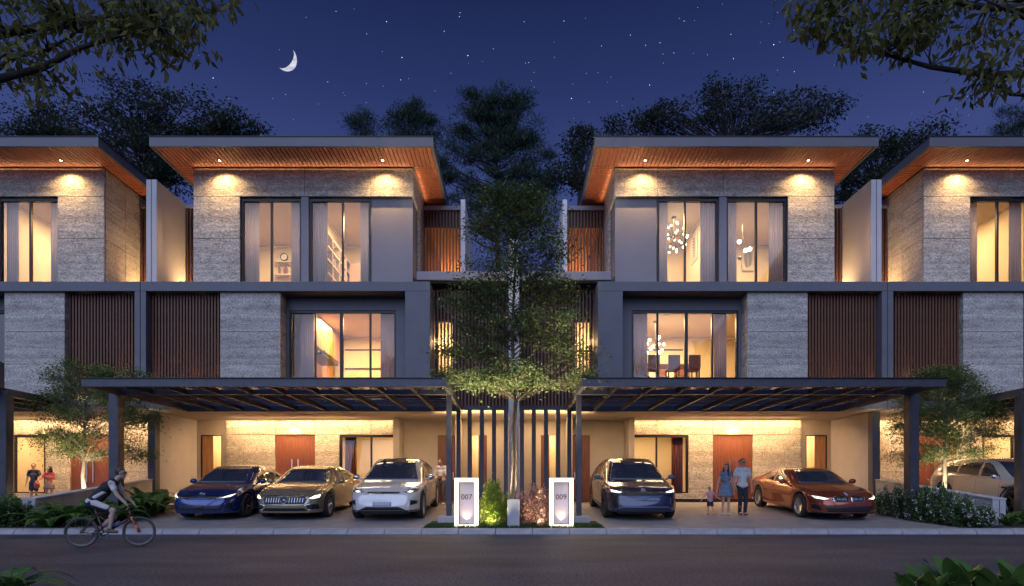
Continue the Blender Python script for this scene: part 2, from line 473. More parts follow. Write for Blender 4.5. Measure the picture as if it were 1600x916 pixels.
# --- roof
rf = P('roof', MB().box(2.70, 11.64, RF+.1, 26.2, SOF+.06, SOF+.26), FRAME)
P('fascia', MB().box(2.60, 11.74, RF, RF+.09, SOF, SOF+.30).box(2.60, 2.69, RF+.092, RB, SOF+.003, SOF+.297).box(11.65, 11.74, RF+.092, RB, SOF+.003, SOF+.297), FASCIA, rf)
P('roof_edge_trim', MB().box(2.58, 11.76, RF-.02, RF+.2, SOF+.301, SOF+.325).box(2.58, 2.7, RF+.2, RB, SOF+.301, SOF+.325).box(11.64, 11.76, RF+.2, RB, SOF+.301, SOF+.325), BLACKAL, rf)
sb = MB(); n = 64; w = (11.64 - 2.70) / n
for i in range(n):
    dz = random.uniform(0, .003)
    sb.box(2.70 + i*w + .013, 2.70 + (i+1)*w - .013, RF + .1, W3 - 0.09, SOF + .012 + dz, SOF + .055)
m_ = 22; hgt = (RB - W3 + .02) / m_
for i in range(m_):
    for a, b_ in ((2.70, x3a - .03), (x3b + .03, 11.64)):
        dz = random.uniform(0, .003)
        sb.box(a, b_, W3 - .08 + i*hgt + .012, W3 - .08 + (i+1)*hgt - .012, SOF + .012 + dz, SOF + .055)
tag(P('soffit_boards', sb, WOODSOFF, rf), kind='stuff')
SPOTX = (4.41, 9.89); SPOTY = 20.0
for x in SPOTX:
    dl = P('downlight', MB().lathe([(0.052, SOF+.05), (0.052, SOF-.004), (0.036, SOF-.004), (0.034, SOF+.012)], (x, SPOTY, 0), n=20), CHROME, rf, True)
    P('lens', MB().lathe([(0.0005, SOF+.006), (0.034, SOF+.006)], (x, SPOTY, 0), n=16), LENS, rf)
# --- slab and frame of the middle storey
P('frame', MB().box(2.82, 12.55, F0, F0+.62, TOP2, FLR3), FRAME, bevel=.006)
P('frame', MB().box(2.82, 3.66, F0+.003, F0+1.3, CEIL, TOP2-.002), FRAME, bevel=.006)
P('frame', MB().box(12.37, 12.55, F0+.003, F0+.6, CEIL, TOP2-.002), FRAME, bevel=.006)
P('frame', MB().box(3.665, 12.365, F0+.005, F0+.35, CEIL, 4.07), FRAME)
P('floor_slab', MB().box(2.9, 12.5, F0+.63, 26, FLR3-.22, FLR3-.02).box(2.9, 12.5, F0+1.35, 26, CEIL+.1, 4.06), BEIGE)
P('carport_ceiling', MB().box(.21, 12.46, F0+.36, BW+.1, CEIL, CEIL+.09).box(3.67, 12.36, F0+.02, F0+.358, CEIL-.012, CEIL-.002), BEIGE)
# stone pier of the middle storey
xp0, xp1 = U(365, 20.12), U(459, 20.12)
for z0, z1 in ((4.075, 5.31), (5.31, 6.40), (6.40, TOP2)):
    P('stone_panel', MB().box(xp0, xp1, F0+.12, F0+.68, z0+G/2, z1-G/2), STONE, bevel=.004)
# window wall in the recess
WR = 20.66
xw0, xw1 = U(184, WR), U(351, WR); zh2 = PZ(485, WR)
P('wall', MB().box(3.665, xp0-.002, WR, WR+.16, zh2, TOP2-.003).box(3.665, xw0, WR, WR+.16, 4.075, zh2-.001).box(xw1, xp0-.002, WR, WR+.16, 4.075, zh2-.001), FRAME)
window(xw0, xw1, 4.08, zh2, WR+.03, [U(225, WR), U(270, WR), U(311, WR)], wide=1)
# timber slat screen beside the pier
sm = MB().box(-.026, .026, -.05, .05, 0, TOP2-4.075).mesh('slat', WOODSLAT)
n = 23
for i in range(n):
    o = link('slat', sm, house)
    x = xp1 + .05 + (12.36 - xp1 - .1) * i / (n-1)
    o.location = (x - ORG[0], F0 + .34 - ORG[1], 4.073 - ORG[2])
P('screen_backing', MB().box(xp1, 12.36, F0+1.15, F0+1.25, 4.06, TOP2), WOODDARK)
P('screen_door', MB().box(xp1+.06, xp1+.62, F0+1.08, F0+1.14, 4.07, 6.9), WOODLITE)
P('wall', MB().box(12.30, 12.365, F0+.62, F0+1.2, 4.06, TOP2), FRAME)
# --- court side: ledge, slat walls, upper screen, fin
P('ledge', MB().box(.20, 3.37, 20.6, 22.75, 8.33, 8.62), LAVEN, bevel=.005)
P('ledge_soffit', MB().box(.20, 3.0, 20.75, 21.6, 8.27, 8.328), BLACKAL)
S2 = 21.3
sl2 = MB().box(-.027, .027, -.04, .04, 0, 8.26 - 3.84).mesh('slat', WOODSLAT)
xs = np.linspace(.26, 2.97, 23)
for x in xs:
    o = link('slat', sl2, house); o.location = (x - ORG[0], S2 - ORG[1], 3.84 - ORG[2])
lw = (U(96, 21.5), U(121, 21.5), PZ(585, 21.5), PZ(502, 21.5))
P('wall', MB().box(.2, lw[0], S2+.3, S2+.42, 3.9, 8.26).box(lw[1], 3.4, S2+.3, S2+.42, 3.9, 8.26).box(lw[0], lw[1], S2+.3, S2+.42, 3.9, lw[2]).box(lw[0], lw[1], S2+.3, S2+.42, lw[3], 8.26), WOODDARK)
wl = P('window', MB().box(lw[0]-.03, lw[0], S2+.27, S2+.43, lw[2], lw[3]).box(lw[1], lw[1]+.03, S2+.27, S2+.43, lw[2], lw[3]), BLACKAL)
P('pane', MB().box(lw[0], lw[1], S2+.34, S2+.35, lw[2], lw[3]), GLASS, wl)
P('stairwell', MB().box(lw[0]-.6, lw[1]+.5, S2+1.6, S2+1.7, 3.9, 8.2).box(lw[0]-.6, lw[0]-.55, S2+.43, S2+1.6, 3.9, 8.2), INWALL)
P('screen_rail', MB().box(.2, 3.0, S2+.042, S2+.09, 3.9, 3.98).box(.2, 3.0, S2+.042, S2+.09, 6.0, 6.06), BRONZE)
S3 = 22.8
zs3 = (8.62, PZ(330, S3))
sl3 = MB().box(-.026, .026, -.04, .04, 0, zs3[1]-zs3[0]).mesh('slat', WOODSLAT)
for x in np.linspace(2.08, 3.43, 12):
    o = link('slat', sl3, house); o.location = (x - ORG[0], S3 - ORG[1], zs3[0] - ORG[2])
P('screen_cap', MB().box(2.03, 3.455, S3-.1, S3+1.9, zs3[1], zs3[1]+.16), LAVEN)
P('stair_wall', MB().box(2.03, 3.5, S3+1.5, S3+1.6, 8.0, zs3[1]).box(2.9, 3.455, S3+.5, S3+1.49, 8.62, 10.2), WOODLITE)
P('screen_lintel', MB().box(2.05, 3.45, S3+.045, S3+.08, zs3[1]-.62, zs3[1]-.01), WOODDARK)
P('fin_wall', MB().box(1.85, 2.02, 22.6, 27.0, 8.30, 12.08), WHITE, bevel=.005)
# --- party side of the top storey: slats on a little terrace
S4 = 22.45
sl4 = MB().box(-.026, .026, -.04, .04, 0, 3.6).mesh('slat', WOODSLAT)
for x in np.linspace(11.10, 12.30, 11):
    o = link('slat', sl4, house); o.location = (x - ORG[0], S4 - ORG[1], FLR3 - ORG[2])
P('screen_cap', MB().box(x3b+.005, 12.37, S4-.08, S4+.4, FLR3+3.6, FLR3+3.72), LAVEN)
P('terrace_wall', MB().box(x3b+.005, 12.37, S4+.9, S4+1.0, FLR3-.02, FLR3+3.6), WOODDARK)
# --- ground floor wall
zd = PZ(680, BW); zb = PZ(771, BW); zj = PZ(723, BW)
kx = BW / FPX
gp = [181*kx, 222*kx, 271*kx, 309*kx, 371*kx, 447*kx]
def gstone(x0, x1, z0, z1): return stone(x0, x1, z0, z1, BW-.16, .16)
for a, b_ in ((gp[0], gp[1]), (gp[1], gp[3]), (gp[3], gp[4]), (gp[4], gp[5])): gstone(a, b_, zd, CEIL - .01)
for a, b_ in ((gp[2], gp[3]), (gp[4], gp[5])):
    gstone(a, b_, zj, zd); gstone(a, b_, zb, zj); gstone(a, b_, .70, zb)
gstone(gp[0], gp[2], .70, zb)
PB('shadow_gap_strip', BLACKAL, gp[0], gp[5], BW-.10, BW, .5, .70)  # black strip stands in for the shaded gap under the wall
window(gp[0]+.01, gp[2]-.01, zb+.005, zd-.005, BW-.12, [gp[1]])
# entrance: a pair of leaves, each of upright boards
for i, (a, b_) in enumerate(((gp[3]+.005, (gp[3]+gp[4])/2-.003), ((gp[3]+gp[4])/2+.003, gp[4]-.005))):
    d = P('door', MB().box(a, b_, BW-.07, BW-.02, .70, zd-.006), WOODDOOR)
    nb = 6; w = (b_-a)/nb
    for k in range(nb):
        P('board', MB().box(a+k*w+.003, a+(k+1)*w-.003, BW-.09, BW-.068, .705, zd-.012), WOODDOOR, d)
    hx = (b_-.12) if i == 0 else (a+.12)
    P('handle', MB().box(hx-.02, hx+.02, BW-.16, BW-.13, 1.35, 2.25).box(hx-.012, hx+.012, BW-.13, BW-.09, 1.45, 1.49).box(hx-.012, hx+.012, BW-.13, BW-.09, 2.11, 2.15), CHROME, d)
PB('threshold', BLACKAL, gp[3], gp[4], BW-.12, BW, .5, .695)
# niche with the side door
nx0, nx1 = 456*kx, 489*kx
P('wall', MB().box(gp[5], nx0, BW, BW+.15, .5, CEIL).box(nx1, 12.46, BW, BW+.15, .5, CEIL).box(nx0, nx1, BW, BW+.15, zd, CEIL), BEIGE)
sd = P('door', MB().box(471*kx, nx1-.03, BW+.04, BW+.09, .6, zd-.03), WOODLITE)
P('handle', MB().box(471*kx+.06, 471*kx+.09, BW-.02, BW+.035, 1.5, 1.7), CHROME, sd)
P('door_frame', MB().box(nx0, nx0+.03, BW-.01, BW+.12, .6, zd).box(nx1-.03, nx1, BW-.01, BW+.12, .6, zd).box(nx0, nx1, BW-.012, BW+.12, zd-.03, zd), BLACKAL)
P('side_light', MB().box(nx0+.03, 471*kx-.01, BW+.05, BW+.06, .6, zd-.03), GLASS)
P('lobby', MB().box(nx0-.4, nx1+.3, BW+1.6, BW+1.7, .5, CEIL).box(nx0-.45, nx0-.4, BW+.16, BW+1.6, .5, CEIL).box(nx1+.3, nx1+.35, BW+.16, BW+1.6, .5, CEIL), INWALL)
# pilaster, court wall and doors by the gate
PB('pilaster', BEIGE, 172*kx, 181*kx-.01, 22.4, BW, .5, CEIL-.03, bevel=.004)
d1 = (91*kx, 119*kx); d2 = (42*kx, 67*kx)
P('wall', MB().box(d1[1], 172*kx, BW, BW+.15, .5, CEIL).box(d2[1], d1[0], BW, BW+.15, .5, CEIL).box(.18, d2[0], BW, BW+.15, .5, CEIL)
   .box(d1[0], d1[1], BW, BW+.15, zd, CEIL).box(d2[0], d2[1], BW, BW+.15, zd, CEIL), BEIGE)
PB('wall', BEIGE, 80*kx, 80*kx+.12, 21.7, BW-.002, .5, CEIL-.002)
dd = P('door', MB().box(d1[0]+.005, d1[1]-.005, BW+.03, BW+.08, .6, zd-.005), WOODDOOR)
for k in range(5):
    w = (d1[1]-d1[0]-.02)/5
    P('board', MB().box(d1[0]+.01+k*w+.003, d1[0]+.01+(k+1)*w-.003, BW+.012, BW+.03, .61, zd-.012), WOODDOOR, dd)
P('handle', MB().box(d1[0]+.08, d1[0]+.11, BW-.04, BW+.01, 1.45, 1.75), CHROME, dd)
dd = P('door', MB().box(d2[0]+.005, d2[0]+.34, BW+.03, BW+.08, .6, zd-.005), WOODDOOR)
P('pane', MB().box(d2[0]+.34, d2[1]-.04, BW+.05, BW+.06, .6, zd-.02), GLASS, dd)
P('door_frame', MB().box(d2[1]-.04, d2[1], BW-.01, BW+.1, .6, zd), WOODDOOR, dd)
P('lobby', MB().box(d2[0]-.5, d2[1]+.4, BW+1.3, BW+1.4, .5, CEIL).box(d2[1]+.4, d2[1]+.45, BW+.16, BW+1.3, .5, CEIL), INWALL)
# --- rooms behind the glass
def room(x0, x1, y0, y1, z0, z1, parent=None):
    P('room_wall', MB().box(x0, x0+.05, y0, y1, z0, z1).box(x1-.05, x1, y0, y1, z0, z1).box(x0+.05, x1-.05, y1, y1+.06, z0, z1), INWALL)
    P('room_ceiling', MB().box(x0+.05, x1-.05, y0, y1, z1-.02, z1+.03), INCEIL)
    P('room_floor', MB().box(x0+.05, x1-.05, y0, y1, z0-.03, z0), INFLOOR)
    P('cornice', MB().box(x0+.05, x0+.11, y0, y1-.002, z1-.09, z1-.021).box(x1-.11, x1-.05, y0, y1-.002, z1-.09, z1-.021).box(x0+.11, x1-.11, y1-.06, y1-.003, z1-.09, z1-.021), WHITE)
room(3.70, 7.13, W3+.26, 25.0, FLR3, 11.3)
room(7.16, 10.78, W3+.26, 25.0, FLR3, 11.3)
room(3.70, 9.7, WR+.2, 25.4, 4.1, 7.55)
room(gp[0]-.15, gp[3]-.1, BW+.02, 27.0, .62, 3.7)
P('rear_wall', MB().box(2.9, 12.5, 26.0, 26.2, CEIL, SOF).box(.2, 12.46, 27.2, 27.35, .4, CEIL), WHITE)

def finish_house():
    labels = {
        'R1': 'three-storey stone and timber townhouse with chandelier upstairs, right of the central tree',
        'L1': 'three-storey stone and timber townhouse with wall shelves upstairs, left of the central tree',
        'R2': 'stone townhouse cut off by the right edge, behind the beige car',
        'L2': 'stone townhouse cut off by the left edge, behind the cyclist and two people'}
    tag(house, labels['R1'], 'house', 'mirrored townhouses in a row')
    out = {'R1': house}
    for k, ox, s in (('L1', 0, -1), ('R2', 2*UW, -1), ('L2', -2*UW, 1)):
        c = copy_tree(house)
        c.location = (ox + s*ORG[0], ORG[1], ORG[2]); c.scale = (s, 1, 1)
        c['label'] = labels[k]
        out[k] = c
    return out
HOUSES = finish_house()
SIDES = (('R1', 0, 1), ('L1', 0, -1), ('R2', 2*UW, -1), ('L2', -2*UW, 1))

# ---------------------------------------------------------------- walls shared by two houses
PALEBL = mat('party_plaster', (0.52, 0.50, 0.50), 0.7, var=0.05, scale=1.5, bump=0.05, bscale=150)
for s, side in ((-1, 'left'), (1, 'right')):
    o = empty('party_wall', (s*UW, 20.6, .4), 'tall pale plaster wall between the two %s houses, rising to roof level' % side, 'wall', 'walls between neighbouring houses')
    og = tuple(o.location)
    x = s*UW
    MB().box(x-.18, x+.18, 20.62, 23.2, FLR3+.001, 11.81).build('upper_wall', PALEBL, o, og, bevel=.005)
    MB().box(x-.012, x+.012, 20.612, 20.6195, FLR3+.001, 11.80).build('expansion_joint', FRAME, o, og)
    MB().box(x-.1, x+.1, 20.9, BW+.2, .40, CEIL-.015).build('lower_wall', PALEBL, o, og, bevel=.005)
    MB().box(x-.13, x+.13, 20.62, 20.899, .40, CEIL-.015).build('column', FRAME, o, og, bevel=.005)
o = empty('party_wall', (0, 20.6, .4), 'narrow pale wall behind the central tree, dividing the two gate courts', 'wall', 'walls between neighbouring houses')
MB().box(-.18, .18, 20.6, 23.6, .4, 9.75).build('upper_wall', PALEBL, o, tuple(o.location), bevel=.005)

# ---------------------------------------------------------------- pergolas over the driveways
PF, PBK = 15.1, 19.98
pz1, pz0 = 3.88, 3.68
pa, pb_ = 1.72, 10.98
perg = empty('pergola', (6.3, 16.5, GZ(16.5)))
PO = tuple(perg.location)
def Q(name, mb, m, parent=None, bevel=0.004): return mb.build(name, m, parent or perg, PO, bevel=bevel)
Q('front_beam', MB().box(pa, pb_, PF, PF+.1, pz0, pz1), STEEL)
Q('top_flashing', MB().box(pa-.02, pb_+.02, PF-.03, PF+.16, pz1+.001, pz1+.03), BLACKAL)
Q('back_beam', MB().box(pa, pb_, PBK-.1, PBK, pz0, pz1), STEEL)
Q('side_beam', MB().box(pa, pa+.1, PF+.101, PBK-.101, pz0, pz1), STEEL)
Q('side_beam', MB().box(pb_-.1, pb_, PF+.101, PBK-.101, pz0, pz1), STEEL)
Q('cross_beam', MB().box(pa+.101, pb_-.101, 16.43, 16.57, pz0+.02, pz1-.05), STEEL)
nr = 9
rx = np.linspace(pa+.05, pb_-.05, nr+2)
for x in rx[1:-1]:
    Q('rafter', MB().box(x-.045, x+.045, PF+.101, 16.429, pz0+.03, pz1-.03).box(x-.045, x+.045, 16.571, PBK-.101, pz0+.03, pz1-.03), BRONZE)
for y in (15.55, 16.0, 17.1, 17.65, 18.2, 18.75, 19.3):
    Q('purlin', MB().box(pa+.02, pb_-.02, y-.025, y+.025, pz1-.028, pz1+.012), STEEL)
for i in range(nr+1):
    Q('roof_sheet', MB().box(rx[i]+.004, rx[i+1]-.004, PF+.165, PBK-.02, pz1+.0135, pz1+.0215), PGLASS, bevel=0)
    Q('sheet_lap', MB().box(rx[i]+.02, rx[i+1]-.02, 17.85, 18.15, pz1+.022, pz1+.027), STEEL, bevel=0)
xo = 11.02
Q('post', MB().box(xo-.13, xo+.13, 16.37, 16.63, GZ(16.5)-.05, pz0-.001), STEEL)
Q('bracket', MB().box(xo-.28, xo+.14, 16.40, 16.60, pz0, pz0+.12), STEEL)
Q('post', MB().box(1.73, 1.87, 16.43, 16.57, GZ(16.5)+.13, pz0-.001), STEEL)
Q('post_base', MB().box(1.55, 2.06, 16.05, 16.75, GZ(16.4)-.08, GZ(16.5)+.129), CONC, bevel=.01)
plab = {'R1': 'dark steel carport pergola with glazed roof over the navy and red cars',
        'L1': 'dark steel carport pergola with glazed roof over the three parked cars on the left',
        'R2': 'dark steel carport pergola at the right edge over the beige car',
        'L2': 'dark steel carport pergola at the left edge, only its corner showing'}
tag(perg, plab['R1'], 'pergola', 'carport pergolas')
for k, ox, s in SIDES[1:]:
    c = copy_tree(perg); c.location = (ox + s*PO[0], PO[1], PO[2]); c.scale = (s, 1, 1); c['label'] = plab[k]

# ---------------------------------------------------------------- steel fin screens of the gate courts
GF = 19.6
kg = GF / FPX
fs_ = empty('fin_screen', (1.0, GF, GZ(GF)))
FO = tuple(fs_.location)
MB().box(.19, 1.9, GF-.07, GF+.07, PZ(641, GF), PZ(635, GF)).build('head_beam', STEEL, fs_, FO, bevel=.004)
fm = MB().box(-.068, .068, -.06, .06, 0, PZ(641, GF) - GZ(GF) + .02).mesh('fin', STEEL, bevel=.004)
for u in (12.5, 31, 50, 69, 86.5):
    o = link('fin', fm, fs_); o.location = (u*kg - FO[0], 0, -.02)
tag(fs_, 'screen of dark upright steel fins in front of the court right of the trunk', 'screen', 'steel fin screens')
c = copy_tree(fs_); c.location.x = -FO[0]; c.scale = (-1, 1, 1); c['label'] = 'screen of dark upright steel fins in front of the court left of the trunk'

# ---------------------------------------------------------------- lamps of the houses
WARM = (1.0, 0.60, 0.26); WARM2 = (1.0, 0.65, 0.32)
LK = 1.9
def area(name, loc, sx, sy, power, color=WARM, rot=(0, 0, 0)):
    l = bpy.data.lights.new(name, 'AREA'); l.shape = 'RECTANGLE'; l.size = sx; l.size_y = sy; l.energy = power*LK; l.color = color
    o = link(name, l); o.location = loc; o.rotation_euler = rot
    return o
def spot(name, loc, target, power, ang=70, blend=.5, color=WARM, rad=.03):
    l = bpy.data.lights.new(name, 'SPOT'); l.energy = power*LK; l.color = color; l.spot_size = R(ang); l.spot_blend = blend; l.shadow_soft_size = rad
    o = link(name, l); o.location = loc
    o.rotation_euler = (Vector(target) - Vector(loc)).to_track_quat('-Z', 'Y').to_euler()
    return o
def point(name, loc, power, color=WARM, rad=.08):
    l = bpy.data.lights.new(name, 'POINT'); l.energy = power*LK; l.color = color; l.shadow_soft_size = rad
    o = link(name, l); o.location = loc
    return o
for k, ox, s in SIDES:
    near = k in ('R1', 'L1')
    X = lambda x: ox + s*x
    for i, x in enumerate(SPOTX):
        if near or i == 1:
            spot('downlight_lamp', (X(x), SPOTY+.06, SOF-.03), (X(x), SPOTY+.12, 8), 88, 140, 1.0, (1.0, .62, .26))
    # cove strips: soffit and carport
    area('soffit_strip', (X(7.25), W3-.06, SOF-.10), 7.4, .04, 4, (1.0, .54, .25), (R(180+28), 0, 0))
    area('soffit_strip', (X(x3a-.07), 21.7, SOF-.10), .04, 2.2, .7, (1.0, .56, .26), (R(180), R(-28)*s, 0))
    area('carport_strip', (X((gp[0]+gp[5])/2), BW-.34, CEIL-.03), gp[5]-gp[0], .04, 20, (1.0, .60, .27), (R(14), 0, 0))
    spot('entrance_lamp', (X((gp[3]+gp[4])/2), BW-.42, CEIL-.02), (X((gp[3]+gp[4])/2), BW-.25, 0), 45, 90, .6, WARM2)
    area('carport_lamp', (X(8.4), 22.3, CEIL-.02), 5.0, .3, 82, (1.0, .60, .29), (R(24), 0, 0))
    area('carport_lamp', (X(3.2), 20.9, CEIL-.02), 1.2, .3, 30, WARM2)
    area('terrace_lamp', (X(11.75), S4-.22, FLR3+.06), .9, .08, 24, WARM, (R(180-18), 0, 0))
    point('screen_lamp', (X(12.0), F0+.8, 4.3), 14)
    point('screen_lamp', (X(10.6), F0+.8, 4.3), 12)
    if not near:
        area('room_lamp', (X(9.0), 22.7, 11.2), 1.2, 1.2, 62, (1.0, .68, .36))
        area('room_lamp', (X(5.7), 25.2, 3.6), 1.0, 1.0, 30, WARM2)
        area('room_lamp', (X(11.9), BW+.9, 3.5), .5, .5, 20, WARM2)
        continue
    area('room_lamp', (X(5.4), 22.7, 11.2), 1.2, 1.2, 62, (1.0, .68, .36))
    area('room_lamp', (X(9.0), 22.7, 11.2), 1.2, 1.2, 62, (1.0, .68, .36))
    area('room_lamp', (X(6.2), 23.0, 7.45), 2.2, 1.4, 125, (1.0, .64, .28))
    area('room_lamp', (X(5.7), 25.2, 3.6), 1.0, 1.0, 30, WARM2)
    area('room_lamp', (X(11.9), BW+.9, 3.5), .5, .5, 20, WARM2)
    area('room_lamp', (X(1.3), BW+.7, 3.5), .5, .5, 14, WARM2)
    area('court_lamp', (X(1.1), 22.4, CEIL-.02), 1.2, .4, 15, WARM2)
    area('court_uplight', (X(1.4), 20.75, 3.3), 2.2, .05, 16, WARM, (R(180), 0, 0))
    point('stair_lamp', (X((lw[0]+lw[1])/2), S2+1.0, 6.6), 26, WARM)
    point('stair_lamp', (X(2.45), S3+.7, 9.1), 60, (1.0, .55, .2))
# ================================================================ things in the rooms (each house furnished for itself)
def pleats(x0, x1, y, z0, z1, amp=.035, n=10):
    """a hanging curtain: a folded sheet with thickness"""
    k = max(24, int((x1-x0)*70)); vs = []; fs = []
    for i in range(k+1):
        t = i/k; x = x0 + (x1-x0)*t
        d = amp*math.sin(t*n*2*math.pi + .6*math.sin(7*t))
        for z, g in ((z0, 1.15), ((z0+z1)/2, 1.0), (z1, .75)): vs.append((x, y + d*g, z))
    for i in range(k):
        for j in range(2): fs.append((i*3+j, (i+1)*3+j, (i+1)*3+j+1, i*3+j+1))
    return vs, fs
CURT_IN = CURTAIN
def curtain(x0, x1, y, z0, z1, label, group, m=CURT_IN, n=8):
    vs, fs = pleats(x0, x1, y, z0, z1, n=n)
    o = MB().add(vs, fs).build('curtain', m, smooth=True)
    sm_ = o.modifiers.new('thickness', 'SOLIDIFY'); sm_.thickness = .006
    return tag(o, label, 'curtain', group)
yc = W3 + .36
def third_floor_curtains(s, ox, who, only=None):
    X = lambda x: ox + s*x
    spans = [('near the tree', 'inner window', 227, 244, 'inner'), ('', 'inner window', 296, 321, 'outer'), ('', 'outer window', 335, 354, 'inner'), ('', 'outer window', 405, 428, 'outer')]
    for _, wname, u0, u1, edge in spans:
        if only and wname not in only: continue
        a, b_ = sorted((X(U(u0, W3)), X(U(u1, W3))))
        d = {('inner window', 'inner'): 'closest to the central tree', ('inner window', 'outer'): 'beside the grey pier', ('outer window', 'inner'): 'on the pier side', ('outer window', 'outer'): 'next to the stone wall'}[(wname, edge)]
        if ox: d = {'inner': 'farther from the party wall', 'outer': 'next to the stone wall'}[edge]
        curtain(a, b_, yc, FLR3 + .02, 11.12, 'pale upstairs curtain, %s of %s, %s' % (wname, who, d), 'upstairs curtains', n=6)
third_floor_curtains(-1, 0, 'left middle house'); third_floor_curtains(1, 0, 'right middle house')
third_floor_curtains(1, -2*UW, 'house at the left edge', ['outer window']); third_floor_curtains(-1, 2*UW, 'house at the right edge', ['outer window'])
LILAC = leaf_mat('lilac_curtain', (0.50, 0.43, 0.44), (0.54, 0.47, 0.47), .9, trans=.5)
for s, who in ((-1, 'left'), (1, 'right')):
    a, b_ = sorted((s*U(188, WR), s*U(212, WR)))
    curtain(a, b_, WR+.36, 4.12, 7.3, 'lilac first-floor curtain of the %s middle house, on the tree side' % who, 'first-floor curtains', LILAC, 9)
    a, b_ = sorted((s*U(318, WR), s*U(338, WR)))
    curtain(a, b_, WR+.36, 4.12, 7.3, 'lilac first-floor curtain of the %s middle house, by the stone pier' % who, 'first-floor curtains', LILAC, 7)
    # ground-floor timber blind wall seen through the carport window
    a, b_ = sorted((s*(gp[2]-.55), s*(gp[2]-.1)))
    curtain(a, b_, BW+.3, .66, 3.5, 'brown curtain in the carport window of the %s middle house' % who, 'carport window curtains', WOODDOOR, 5)

SHELFW = mat('shelf_paint', (0.62, 0.55, 0.46), .6, var=.04)
BOOKS = [mat('book_cover_%s' % c, v, .7) for c, v in (('brown', (.18, .08, .05)), ('grey', (.2, .2, .22)), ('cream', (.55, .48, .36)), ('red', (.30, .06, .05)))]
# left middle house, outer room: two wall shelves with clock and books
yb = 24.98
def shelf(x0, x1, z, label):
    o = empty('wall_shelf', ((x0+x1)/2, yb, z), label, 'shelf', 'wall shelves upstairs')
    g = tuple(o.location)
    MB().box(x0, x1, yb-.28, yb, z-.05, z).build('board', SHELFW, o, g, bevel=.004)
    MB().box(x0+.1, x0+.14, yb-.2, yb, z-.12, z-.051).box(x1-.14, x1-.1, yb-.2, yb, z-.12, z-.051).build('bracket', SHELFW, o, g)
xl0, xl1 = PX(430, 24.9), PX(458, 24.9)
zs_ = PZ(409, 24.8), PZ(429, 24.8)
shelf(xl0, xl1, zs_[0], 'upper white wall shelf with a clock, left middle house upstairs')
shelf(xl0, xl1, zs_[1], 'lower white wall shelf with books, left middle house upstairs')
ck = empty('clock', (PX(444, 24.75), 24.75, zs_[0]), 'round table clock with dark rim on the upper wall shelf', 'clock')
MB().lathe([(.13, -.03), (.155, -.03), (.155, .03), (.13, .03)], (0, 0, .17), 'y', 24, closed=True).build('rim', BLACKAL, ck, smooth=True)
MB().lathe([(.0005, 0), (.13, 0)], (0, 0, .17), 'y', 24).build('dial', WHITE, ck)
MB().box(-.004, .004, -.02, -.012, .17, .26).box(0, .07, -.02, -.012, .166, .174).build('hand', BLACKAL, ck)
for i in range(7):
    h = random.uniform(.18, .30); xx = PX(437, 24.8) + i*.07
    o = MB().box(-.028, .028, -.09, .09, 0, h).build('book', BOOKS[i % 4], bevel=.003); o.location = (xx, 24.80, zs_[1] + .001)
    tag(o, 'book standing upright in the row on the lower wall shelf', 'book', 'books on the lower shelf')
# left middle house, inner room: bookcase along the side wall
bc = empty('bookcase', (-6.93, 22.7, FLR3), 'tall pale bookcase against the side wall of the inner upstairs room, left house', 'bookcase')
g = tuple(bc.location)
for y in (21.3, 22.2, 23.1, 24.0, 24.9):
    MB().box(-7.07, -6.75, y-.03, y+.03, FLR3+.01, 10.4).build('side_panel', SHELFW, bc, g)
for z in (8.5, 8.98, 9.46, 9.94, 10.4):
    MB().box(-7.07, -6.755, 21.331, 24.869, z-.025, z+.025).build('shelf', SHELFW, bc, g)
for y0 in (21.5, 22.4, 23.3, 24.2):
    for z in (8.525, 9.005, 9.485):
        for q in range(random.randint(3, 6)):
            h = random.uniform(.22, .36)
            o = MB().box(-.1, .1, -.026, .026, 0, h).build('book', BOOKS[random.randrange(4)], bevel=.003); o.location = (-6.9, y0 + q*.062, z + .001)
            tag(o, 'book standing in the tall bookcase of the inner upstairs room', 'book', 'books in the bookcase')
wd = empty('wardrobe', (-6.0, 24.7, FLR3), 'pale pink wardrobe at the back of the inner upstairs room, left house', 'wardrobe')
g = tuple(wd.location); PINK = mat('pink_board', (.55, .38, .30), .6, var=.05)
MB().box(-6.75, -5.6, 24.4, 24.96, FLR3+.01, 10.3).build('carcass', PINK, wd, g)
for a in (-6.74, -6.165): MB().box(a, a+.555, 24.37, 24.398, FLR3+.05, 10.28).build('door', PINK, wd, g)
# inner-room doors and headboard panels
for s, wx, side in ((-1, 10.70, 'left'), (1, 10.70, 'right')):
    d = empty('interior_door', (s*wx, 24.0, FLR3), 'brown door in the side wall of the outer upstairs room, %s house' % side, 'door', 'doors of the upstairs rooms')
    MB().box(s*wx - .02, s*wx + .02, 23.55, 24.45, FLR3 + .01, 10.1).build('leaf', WOODDOOR, d, tuple(d.location))
    MB().box(s*(wx-.05), s*(wx-.02), 23.63, 23.70, 9.0, 9.04).build('handle', CHROME, d, tuple(d.location))
